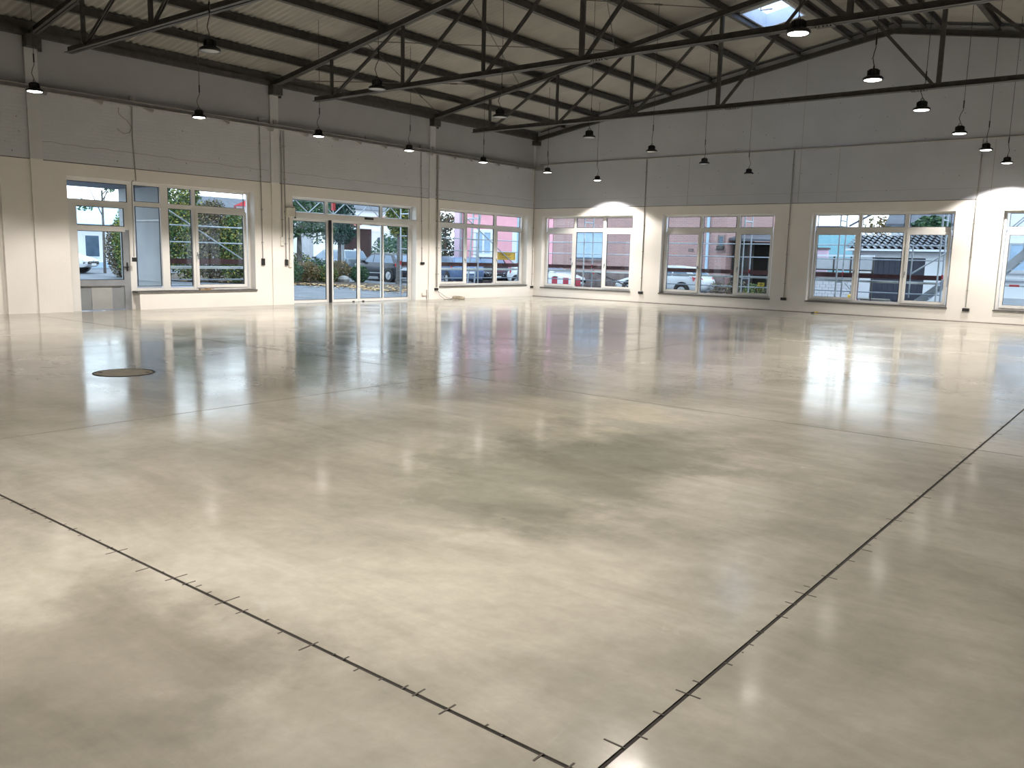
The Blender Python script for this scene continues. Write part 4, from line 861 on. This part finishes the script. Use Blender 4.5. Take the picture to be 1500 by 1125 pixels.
def plant(name, base, label, cat, blobs, n, size, m, seed, trunk=None, group=None, stems=0):
    t = empty(name, base, label, cat, group)
    foliage([(base[0]+b[0], base[1]+b[1], base[2]+b[2], b[3], b[4], b[5]) for b in blobs], n, size, seed).build('foliage', M[m], t)['kind'] = 'stuff'
    rr = random.Random(seed+1)
    if trunk:
        r, h = trunk
        MB().tube([(base[0], base[1], base[2]-0.05), (base[0]+0.05, base[1], base[2]+h*0.5), (base[0], base[1]+0.04, base[2]+h)], [r, r*0.85, r*0.6], 10).build('trunk', M['bark'], t, True)
        for i in range(4):
            a = rr.uniform(0, 6.3); MB().tube([(base[0], base[1], base[2]+h*(0.7+0.08*i)), (base[0]+0.7*math.cos(a), base[1]+0.7*math.sin(a), base[2]+h+0.5)], [r*0.4, r*0.15], 6).build('branch', M['bark'], t, True)
    for i in range(stems):
        a = rr.uniform(0, 6.3); MB().tube([(base[0]+0.1*math.cos(a), base[1]+0.1*math.sin(a), base[2]-0.05), (base[0]+0.45*math.cos(a), base[1]+0.45*math.sin(a), base[2]+blobs[0][2])], [0.03, 0.012], 5).build('stem', M['bark'], t)
    return t
def ground(x, y): return (x, y, gz(x)-0.02)
plant('broadleaf_tree', ground(-12.8, -2.2), 'dense green tree left behind the sliding door', 'tree', [(0.2, 0, 3.4, 1.5, 1.5, 1.3), (-.3, -.9, 2.7, .9, 1.0, 1.0), (.3, 1.0, 2.8, .9, .9, 1.0), (0, 0, 4.6, 1.1, 1.2, .8)], 9000, 0.07, 'grn', 1, (0.15, 2.6))
plant('conifer', ground(-15.9, 2.9), 'tall dark conifer behind the sliding leaf of the door', 'tree', [(0, 0, 2.6, 1.0, 1.0, .8), (0, 0, 3.6, .9, .9, 1.0), (0, 0, 4.7, .6, .6, 1.0)], 6500, 0.075, 'conif', 2, (0.13, 2.4))
for i, (x, y, r, h, m, lb) in enumerate([(-10.6, -4.5, .75, 1.0, 'grn', 'leafy green bush nearest the left edge of the sliding door'), (-13.3, -1.9, .9, 1.3, 'hedge', 'yellowish bush under the dense green tree'), (-11.3, -3.0, .8, .95, 'autumn', 'reddish brown bush in the left pane of the sliding door'), (-12.5, -1.2, .75, 1.05, 'grn', 'green bush behind the door brush strip'), (-11.0, -2.0, .6, .8, 'hedge', 'small yellow-green bush right of the reddish brown bush'), (-11.6, -.7, .65, 1.0, 'autumn', 'brownish bush left of the dark hatchback'), (-11.0, .1, .5, .8, 'grn', 'low green bush before the hatchback bonnet')]):
    plant('bush', ground(x, y), lb, 'bush', [(0, 0, h*0.52, r, r, h*0.55)], 2200, 0.05, m, 20+i, stems=4)
plant('street_tree', ground(-9.15, 1.05), 'tree with grey trunk before the hatchback tail, right pane of the sliding door', 'tree', [(0.1, .2, 3.35, .9, .9, 1.15)], 5500, 0.07, 'hedge', 3, (0.17, 2.8))
plant('bush', ground(-13.9, 5.6), 'large dark green bush behind the hatchback roof', 'bush', [(0, 0, 1.3, 1.5, 1.7, 1.4), (.4, 1.6, 1.5, 1.2, 1.2, 1.5)], 8000, 0.07, 'grn', 30, stems=5)
plant('bush', ground(-14.6, 8.6), 'dark green bush standing far behind the street tree', 'bush', [(0, 0, 1.9, 1.5, 1.8, 1.9)], 1500, 0.11, 'conif', 31, stems=5)
plant('ivy_tree', ground(-13.9, 9.4), 'greyish green ivy covered tree left of the pink house', 'tree', [(0, 0, 1.3, .6, .6, 1.4), (0, 0, 3.4, .7, .7, .6)], 1700, 0.09, 'reddish', 80, (0.12, 3.0))
plant('cypress', ground(-13.25, 10.0), 'narrow dark cypress against the corner of the pink house', 'tree', [(0, 0, 1.8, .42, .42, 1.9)], 1500, 0.09, 'conif', 81, (0.1, 1.0))
po = empty('street_pole', (-16.5, 3.2, gz(-16.5)), 'grey street pole beside the dark conifer', 'pole')
MB().tube([(-16.35, 3.55, gz(-16.4)-0.02), (-16.35, 3.55, 5.2)], [0.09, 0.06], 10).build('shaft', M['galv'], po, True); MB().lathe([(0.13, 0), (0.13, 0.3), (0.10, 0.32)], (-16.35, 3.55, gz(-16.4)-0.02), 12).build('foot', M['galv'], po)
bo = MB().lathe([(0.05, -0.02), (0.26, 0.02), (0.30, 0.14), (0.22, 0.27), (0.06, 0.32)], (-11.0, -0.9, gz(-11)), 9).build('boulder', M['kerb']); tag(bo, 'pale grey boulder on the leafy strip between the sliding leaves', 'boulder')
plant('shrub_column', ground(-16.6, -9.1), 'tall bare reddish shrub seen through the glazed door', 'shrub', [(0, 0, 1.25, .72, .72, 1.35)], 5500, 0.055, 'reddish', 40, stems=7)
plant('slender_tree', ground(-20.4, -8.1), 'slender tree with thin crown above the reddish shrub', 'tree', [(.1, .3, 4.4, .6, .5, .5), (-.5, -.6, 3.3, .7, .5, .3)], 260, 0.09, 'grn', 41, (0.07, 4.0))
for i, (x, y, h, m, lb) in enumerate([(-14.9, -9.4, 3.3, 'hedge', 'green and yellow hedge bush beside the white post of the side window'), (-13.9, -8.7, 4.3, 'grn', 'tall green bush behind the narrow light of the side window'), (-13.0, -8.0, 4.4, 'hedge', 'tall yellow-leaved bush behind the handle of the side window'), (-12.2, -7.3, 3.5, 'reddish', 'brownish bush in the middle of the side window'), (-11.5, -6.6, 3.0, 'hedge', 'green bush right in the side window'), (-11.0, -5.8, 2.8, 'grn', 'green bush at the right edge of the side window')]):
    plant('hedge_bush', ground(x, y), lb, 'bush', [(0, 0, h*0.5, .9, .9, h*0.52), (0.1, .1, h*.9, .5, .5, .5)], 8500, 0.055, m, 50+i, stems=5)
plant('autumn_tree', (5.6, 29.0, 0.0), 'bare autumn tree between the far dark roofs', 'tree', [(0, 0, 3.9, .9, .9, .9), (.5, 0, 4.4, .7, .7, .6)], 420, 0.11, 'autumn', 60, (0.12, 3.0))
plant('garden_tree', (10.7, 20.0, 0.0), 'dark green tree behind the tiled shed roof', 'tree', [(0, 0, 3.6, .95, .8, .65)], 1400, 0.12, 'grn', 61, (0.14, 2.8))
for i, (x, h, m) in enumerate([(5.55, .8, 'reddish'), (6.3, .9, 'reddish'), (7.1, .75, 'hedge'), (7.9, .7, 'reddish')]):
    plant('garden_shrub', (x, 6.1, -0.02), ['brownish shrub just right of the white car tail', 'second brownish shrub from the white car tail', 'greenish shrub behind the small yellow notice post', 'low brown shrub right of the small yellow notice'][i], 'shrub', [(0, 0, h*.5, .5, .35, h*.55)], 420, 0.05, m, 70+i, stems=5)

# ------------------------------------------------------------------ houses
def wbx(mb, x0, x1, y0, y1, z0, z1): return mb.box(x0, x1, y0, y1, z0, z1)
def hwin(t, x0, x1, y, z0, z1, m='wglass', fm='white', cross=True):
    """window on a facade facing -y"""
    f = MB(); rect_frame(f, 'X', y-0.04, y+0.02, x0, x1, z0, z1, 0.07)
    if cross: f.box((x0+x1)/2-0.04, (x0+x1)/2+0.04, y-0.04, y+0.02, z0+0.07, z1-0.07)
    f = f.build('window', M[fm], t); MB().box(x0+0.07, x1-0.07, y-0.02, y-0.005, z0+0.07, z1-0.07).build('pane', M[m], f)
    MB().box(x0-0.08, x1+0.08, y-0.12, y-0.001, z0-0.07, z0).build('sill', M[fm], f)
def gable_roof(t, x0, x1, y0, y1, z, h, m, ov=0.35):
    ym = (y0+y1)/2
    MB().prism([(x0-ov, y0-ov, z-0.05), (x0-ov, ym, z+h), (x0-ov, y1+ov, z-0.05), (x0-ov, y1+ov, z+0.1), (x0-ov, ym, z+h+0.16), (x0-ov, y0-ov, z+0.1)], (x1-x0+2*ov, 0, 0)).build('roof', M[m], t)
ph = empty('pink_house', (-9.2, 9.0, 0), 'bright pink house with white window across the street, behind the corner window', 'house')
MB().box(-12.7, -5.57, 9.0, 17.0, -0.02, 6.2).build('wall', M['pink'], ph)
MB().prism([(-12.9, 8.7, 6.15), (-12.9, 13, 8.7), (-12.9, 17.3, 6.15), (-12.9, 17.3, 6.3), (-12.9, 13, 8.86), (-12.9, 8.7, 6.3)], (7.33, 0, 0)).build('roof', M['redtile'], ph)
MB().box(-12.72, -12.30, 8.95, 8.999, 0.0, 6.1).build('pale_corner_strip', M['pinkpale'], ph)
for z in (1.58, 4.3):
    f = MB(); rect_frame(f, 'X', 8.94, 9.02, -11.2, -9.72, z, z+1.55, 0.19); f.box(-10.52, -10.38, 8.94, 9.02, z+0.19, z+1.36); f = f.build('window', M['white'], ph)
    MB().box(-11.01, -9.91, 8.97, 8.995, z+0.19, z+1.36).build('pane', M['lglass'], f); MB().box(-11.35, -9.6, 8.88, 8.999, z-0.22, z).build('window_apron', M['white'], f)
MB().tube([(-12.15, 8.9, 0), (-12.15, 8.9, 6.1)], 0.06, 8).build('downpipe', M['alu'], ph); MB().box(-8.32, -7.95, 8.94, 8.999, 0.9, 3.2).build('white_panel', M['white'], ph); MB().tube([(-7.85, 8.88, 0), (-7.85, 8.88, 6.1)], 0.06, 8).build('downpipe', M['cyan'], ph)
MB().box(-12.7, -5.57, 8.94, 8.999, -0.02, 0.55).build('plinth', M['plinth'], ph)
bh = empty('brick_house', (-0.5, 9.0, 0), 'pinkish brick house with pale blue shutter and downpipe, behind the first two back windows', 'house')
MB().box(-5.54, 4.43, 9.02, 17.0, -0.02, 6.4).build('wall', M['brickP'], bh); gable_roof(bh, -5.2, 4.43, 9.02, 17, 6.4, 2.6, 'slate')
MB().box(-5.54, 4.43, 8.97, 9.019, -0.02, 0.93).build('plinth', M['plinth'], bh)
sh = MB(); rect_frame(sh, 'X', 8.96, 9.03, -4.15, -2.25, 1.60, 3.0, 0.06); sh = sh.build('window', M['wglass'], bh)
for i in range(20): MB().box(-4.09, -2.31, 8.985-0.006*(i % 2), 9.018, 1.67+i*0.0635, 1.67+(i+1)*0.0635-0.006).build('shutter_slat', M['shutter'], sh)
MB().box(-4.3, -2.1, 8.86, 9.02, 1.50, 1.60).build('stone_sill', M['plinth'], bh)
MB().tube([(3.50, 8.94, 0), (3.50, 8.94, 6.3)], 0.07, 10).build('downpipe', M['shutter'], bh, True)
hwin(bh, 4.0, 4.33, 9.0, 2.2, 2.85, fm='plinth', cross=False); MB().box(3.98, 4.36, 8.88, 8.96, 2.15, 2.35).build('window_basket', M['iron'], bh)
MB().box(2.50, 2.76, 8.995, 9.03, 2.07, 2.20).build('wall_vent', M['plinth'], bh)
hwin(bh, -4.1, -2.3, 9.0, 4.3, 5.7); hwin(bh, 0.2, 2.0, 9.0, 4.3, 5.7)
wn = empty('lean_to', (6.6, 9.5, 0), 'dark open lean-to with flat roof right of the brick house', 'shed')
MB().box(4.50, 7.25, 11.5, 11.7, -0.02, 2.6).build('back_wall', M['darkopen'], wn); MB().prism([(4.46, 9.2, 2.62), (7.3, 9.2, 2.54), (7.3, 12.0, 2.97), (4.46, 12.0, 3.05)], (0, 0, 0.10)).build('roof', M['slate'], wn)
MB().box(4.50, 5.5, 9.6, 9.72, -0.02, 2.58).build('side_panel', M['darkopen'], wn); MB().box(6.0, 7.2, 10.2, 10.4, -0.02, 1.9).build('olive_wall', M['olive'], wn); MB().box(6.5, 7.0, 10.14, 10.2, 0.0, 1.75).build('dark_door', M['darkopen'], wn)
for x in (5.45, 7.2): MB().box(x-0.06, x+0.06, 9.3, 9.42, -0.02, 2.56).build('post', M['timber'], wn)
aw = empty('apartment_house', (-4, 42, 0), 'pale far house with dark balcony stripes above the lean-to', 'house')
MB().box(-6.5, -3.0, 40, 46, -0.02, 7.0).build('wall', M['white'], aw)
for z in (3.9, 4.55, 5.2, 5.85): MB().box(-5.0, -2.95, 39.4, 39.99, z, z+0.28).build('balcony', M['slate'], aw)
# white glazed brick wall: single bricks
gw = empty('garden_wall', (9.9, 8.0, 0), 'low white brick garden wall with red brick end, outside the third back window', 'wall')
MB().box(8.6, 10.60, 8.02, 8.20, -0.02, 1.03).build('mortar_core', M['wmort'], gw)
proto = None
for r in range(8):
    for k in range(9):
        x = 8.6+k*0.25-(0.125 if r % 2 else 0)
        if x < 8.58 or x+0.24 > 10.62: continue
        if proto is None: proto = b = MB().box(0, 0.236, 7.99-8.0, 0.03, 0, 0.118).build('brick', M['wbrick'], gw, local=True)
        else: b = proto.copy(); COL.objects.link(b)
        b.location = (x-9.9, 0.0, 0.01+r*0.127)
for r in range(8):
    MB().box(10.62, 10.74, 7.98+0.01*(r % 2), 8.22, 0.0+r*0.128, 0.118+r*0.128).build('red_brick', M['rbrick'], gw)
MB().box(8.58, 10.76, 7.95, 8.26, 1.03, 1.08).build('coping', M['kerb'], gw)
fe = empty('metal_fence', (10, 8.4, 0), 'grey panel fence with steel posts above the garden wall', 'fence')
for x in (8.7, 9.6, 10.3, 11.2): MB().box(x-0.03, x+0.03, 8.40, 8.46, -0.02, 1.95).build('post', M['steel_rod'], fe)
for a, b in ((8.73, 9.57), (9.63, 10.27), (10.33, 11.17)): MB().box(a, b, 8.42, 8.45, 1.42, 1.90).build('panel', M['greyw'], fe)
MB().box(8.67, 11.23, 8.38, 8.48, 1.36, 1.42).build('lower_rail', M['steel_rod'], fe); MB().box(8.67, 11.23, 8.38, 8.48, 1.95, 2.02).build('top_rail', M['barwhite'], fe)
MB().box(8.67, 11.23, 8.40, 8.46, 1.10, 1.30).build('kick_board', M['olive'], fe)
# tiled shed
sd = empty('tiled_shed', (10.5, 13, 0), 'white shed with dark garage door and grey wavy tile roof, outside the third back window', 'shed')
MB().box(8.95, 9.85, 13.0, 16.2, -0.02, 2.25).build('wall', M['white'], sd); MB().box(9.85, 12.15, 13.25, 16.2, -0.02, 2.25).build('wall', M['white'], sd); MB().box(12.15, 13.4, 13.0, 16.2, -0.02, 2.25).build('wall', M['white'], sd); MB().box(9.85, 12.15, 13.0, 13.25, 1.98, 2.25).build('lintel', M['white'], sd)
gdoor = MB().box(9.86, 12.14, 13.10, 13.16, -0.0, 1.97).build('garage_door', M['gate'], sd)
for i in range(9): MB().box(9.88+i*0.252, 10.11+i*0.252, 13.085, 13.10, 0.02, 1.95).build('door_plank', M['gate'], gdoor)
tn = MB()
def tile_row(y0, z0, y1, z1):
    n = 100
    for i in range(n+1):
        x = 8.7+5.0*i/n; c = 0.05*math.cos(2*math.pi*x/0.30)
        tn.v += [(x, y0, z0+c+0.03), (x, y1, z1+c)]
    k = len(tn.v)-2*(n+1)
    for i in range(n): tn.f.append((k+2*i, k+2*i+2, k+2*i+3, k+2*i+1))
    for i in range(n): pass
for r in range(7):
    a = r/7; b = (r+1.15)/7; tn = MB(); tile_row(12.7+1.9*a, 2.36+0.75*a+0.04, 12.7+1.9*b, 2.36+0.75*b)
    tn.build('tile_course', M['tile'], sd, True)['kind'] = 'stuff'
MB().prism([(8.8, 12.75, 2.26), (8.8, 14.6, 3.03), (8.8, 16.4, 2.26)], (4.8, 0, 0)).build('roof_deck', M['timber'], sd); MB().box(8.7, 13.7, 12.62, 12.72, 2.27, 2.37).build('gutter', M['barwhite'], sd)
yw = empty('pink_yard_wall', (7.9, 11, 0), 'pale pink yard wall with brown cap left of the tiled shed', 'wall')
MB().box(7.4, 8.45, 11.0, 11.2, -0.02, 2.28).build('wall', M['pinkpale'], yw); MB().box(7.38, 8.5, 10.95, 11.25, 2.28, 2.36).build('cap', M['plinth'], yw)
cy = empty('tarpaulin_fence', (3, 22, 0), 'cyan sheeted fence far left behind the tiled shed', 'fence')
MB().box(3.0, 6.3, 22.0, 22.06, 0.0, 3.3).build('sheet', M['cyan'], cy)
for x in (3.1, 4.7, 6.2): MB().box(x-0.05, x+0.05, 22.07, 22.15, -0.02, 3.5).build('post', M['alu'], cy)
fh = empty('flat_roof_house', (2.5, 31, 0), 'white far house with flat dark roof, top left of the third back window', 'house')
MB().box(-1.5, 2.4, 31, 36, -0.02, 4.05).build('wall', M['white'], fh); MB().box(-1.9, 2.9, 30.5, 36.5, 4.05, 4.2).build('roof', M['slate'], fh); hwin(fh, 0.9, 2.1, 31.0, 3.4, 3.95)
MB().bar((2.6, 33, 4.3), (4.6, 33, 5.4), 0.12, 0.12).build('roof_beam', M['slate'], fh)
def slate_house(x0, x1, y, z, h, lb, lights=()):
    t = empty('slate_roof_house', ((x0+x1)/2, y, 0), lb, 'house')
    MB().box(x0, x1, y, y+6, -0.02, z).build('wall', M['white'], t); gable_roof(t, x0, x1, y, y+6, z, h, 'slate', 0.3)
    for (a, b) in lights:
        MB().poly([(a, y+0.55+b, z+h*(0.85+b)/3.3+0.10), (a+0.5, y+0.55+b, z+h*(0.85+b)/3.3+0.10), (a+0.5, y+1.35+b, z+h*(1.65+b)/3.3+0.16), (a, y+1.35+b, z+h*(1.65+b)/3.3+0.16)], [(0, 1, 2, 3)]).build('roof_window', M['lglass'], t)
    hwin(t, x0+0.8, x0+1.5, y, z-1.25, z-0.35)
    MB().box((x0+x1)/2-0.25, (x0+x1)/2+0.25, y+2.4, y+2.9, z+h*0.7, z+h+0.7).build('chimney', M['rbrick'], t)
    return t
slate_house(6.95, 14.5, 27.0, 4.05, 2.6, 'far house with dark slate roof and bright roof windows, behind the tiled shed', [(7.15, 0.1), (7.9, 0.3)])
wh = empty('white_house', (18, 12, 0), 'white house with pale framed window, outside the fourth back window', 'house')
MB().box(13.9, 27, 12.0, 20, -0.02, 6.0).build('wall', M['white'], wh); gable_roof(wh, 13.9, 27, 12, 20, 6.0, 2.6, 'slate'); MB().box(13.9, 27, 11.95, 12.0, -0.02, 0.40).build('plinth', M['greyw'], wh)
hwin(wh, 15.5, 18.6, 11.98, 1.48, 2.66, 'lglass', 'greyw', True); MB().box(15.3, 18.9, 11.85, 12.0, 1.12, 1.2).build('ledge', M['greyw'], wh)
pl = empty('paving_stack', (10.7, 11.2, 0), 'flat greenish stack of boards on the ground before the garage door', 'board stack')
for i in range(3): MB().box(10.0+0.05*i, 11.5-0.04*i, 9.6, 10.6, -0.02+0.07*i, 0.045+0.07*i).build('board', M['olive'], pl)
tag(MB().lathe([(0.12, 0), (0.14, 0.30), (0.15, 0.42), (0.04, 0.46)], (10.85, 7.0, -0.02), 14).build('yellow_bucket', M['signy'], smooth=True), 'small yellow tub standing at the end of the garden wall', 'tub')
# left side: vestibule screen, white house, timber house, pale houses
vp = empty('porch', (-1.6, -16.0, 0), 'grey porch with side screen and canopy outside the glazed door', 'porch')
MB().box(-2.8, -0.40, -16.05, -15.93, gz(-2)-0.03, 3.25).build('side_screen', M['pier'], vp); MB().box(-3.0, -0.40, -19.4, -15.90, 3.25, 3.42).build('canopy', M['slate'], vp)
MB().box(-2.6, -0.6, -16.075, -16.05, 0.7, 2.30).build('infill_panel', M['greyw'], vp); MB().box(-2.7, -0.5, -16.08, -16.05, 2.33, 2.38).build('screen_rail', M['alu'], vp)
MB().box(-2.85, -2.70, -19.3, -19.15, gz(-2.8)-0.03, 3.25).build('post', M['pier'], vp)
h1 = empty('white_villa', (-27, -6, 0), 'white house with dark window and blue roof, seen through the glazed door', 'house')
h1.rotation_euler = (0, 0, 0)
MB().box(-34, -27.0, -9.5, -1.5, 0.2, 2.9).build('wall', M['white'], h1)
MB().prism([(-34.4, -9.9, 2.85), (-26.5, -9.9, 2.85), (-30.4, -9.9, 4.2)], (0, 8.8, 0)).build('roof', M['shutter'], h1)
for y in (-7.9, -5.6): 
    f = MB().box(-27.0, -26.94, y-0.45, y+0.45, 1.0, 2.3).build('window', M['white'], h1); MB().box(-26.95, -26.92, y-0.37, y+0.37, 1.07, 2.22).build('pane', M['wglass'], f)
MB().box(-27.05, -26.5, -9.6, -1.4, 0.2, 0.75).build('garden_plinth', M['shutter'], h1)
h2 = empty('timber_house', (-25, 13, 0), 'dark timber gabled house with red roof behind the sliding door', 'house')
MB().box(-25.4, -24.0, 10.8, 12.6, 0.3, 3.3).build('wall', M['timber'], h2); MB().box(-25.4, -24.0, 12.6, 18.5, 0.3, 3.2).build('side_wall', M['white'], h2); MB().box(-24.0, -23.93, 13.2, 16.5, 2.1, 2.75).build('window_band', M['wglass'], h2)
MB().prism([(-23.7, 10.2, 3.12), (-23.7, 14.2, 4.05), (-23.7, 18.8, 3.0), (-23.7, 18.8, 3.2), (-23.7, 14.2, 4.28), (-23.7, 10.2, 3.32)], (-2.0, 0, 0)).build('roof', M['redtile'], h2)
MB().bar((-23.66, 10.2, 3.18), (-23.66, 14.2, 4.12), 0.06, 0.16).build('bargeboard', M['white'], h2)
MB().box(-24.0, -23.9, 10.95, 11.5, 1.2, 1.9).build('window', M['white'], h2)
h3 = empty('grey_house', (-31, 10, 0), 'pale grey rendered house left behind the dense green tree', 'house')
MB().box(-38, -31.0, 4.5, 13.0, 0.4, 3.4).build('wall', M['greyw'], h3); MB().prism([(-38.3, 4.2, 3.4), (-30.6, 4.2, 3.4), (-34.4, 4.2, 5.4)], (0, 9.1, 0)).build('roof', M['slate'], h3)
MB().box(-31.0, -30.95, 9.6, 10.4, 0.9, 1.9).build('window', M['wglass'], h3); MB().box(-31.0, -30.9, 8.75, 9.0, 0.4, 3.3).build('corner_board', M['white'], h3)
h4 = empty('white_far_house', (-39, 26, 0), 'white house with dark windows far behind the timber house', 'house')
MB().box(-46, -39.0, 20, 33, 0.6, 5.6).build('wall', M['white'], h4); MB().prism([(-46.4, 19.6, 5.6), (-38.6, 19.6, 5.6), (-42.5, 19.6, 7.6)], (0, 13.8, 0)).build('roof', M['slate'], h4)
for z in (2.0, 4.2):
    for y in (22.5, 25.5, 28.5): MB().box(-39.0, -38.94, y, y+1.6, z, z+0.8).build('window', M['wglass'], h4)
h5 = empty('red_roof_house', (-25.4, 2.5, gz(-25)), 'house with bright red roof behind the right edge of the side window', 'house', rz=math.atan2(30.6, -46.7))
MB().box(0, 5, -4.0, -0.15, 0, 3.9).build('wall', M['white'], h5, local=True); MB().prism([(-0.3, 0.0, 3.9), (-0.3, -2.1, 4.9), (-0.3, -4.2, 3.9)], (5.6, 0, 0)).build('roof', M['red'], h5, local=True); MB().box(-0.05, 0, -2.6, -1.6, 1.6, 2.8).build('window', M['wglass'], h5, local=True)
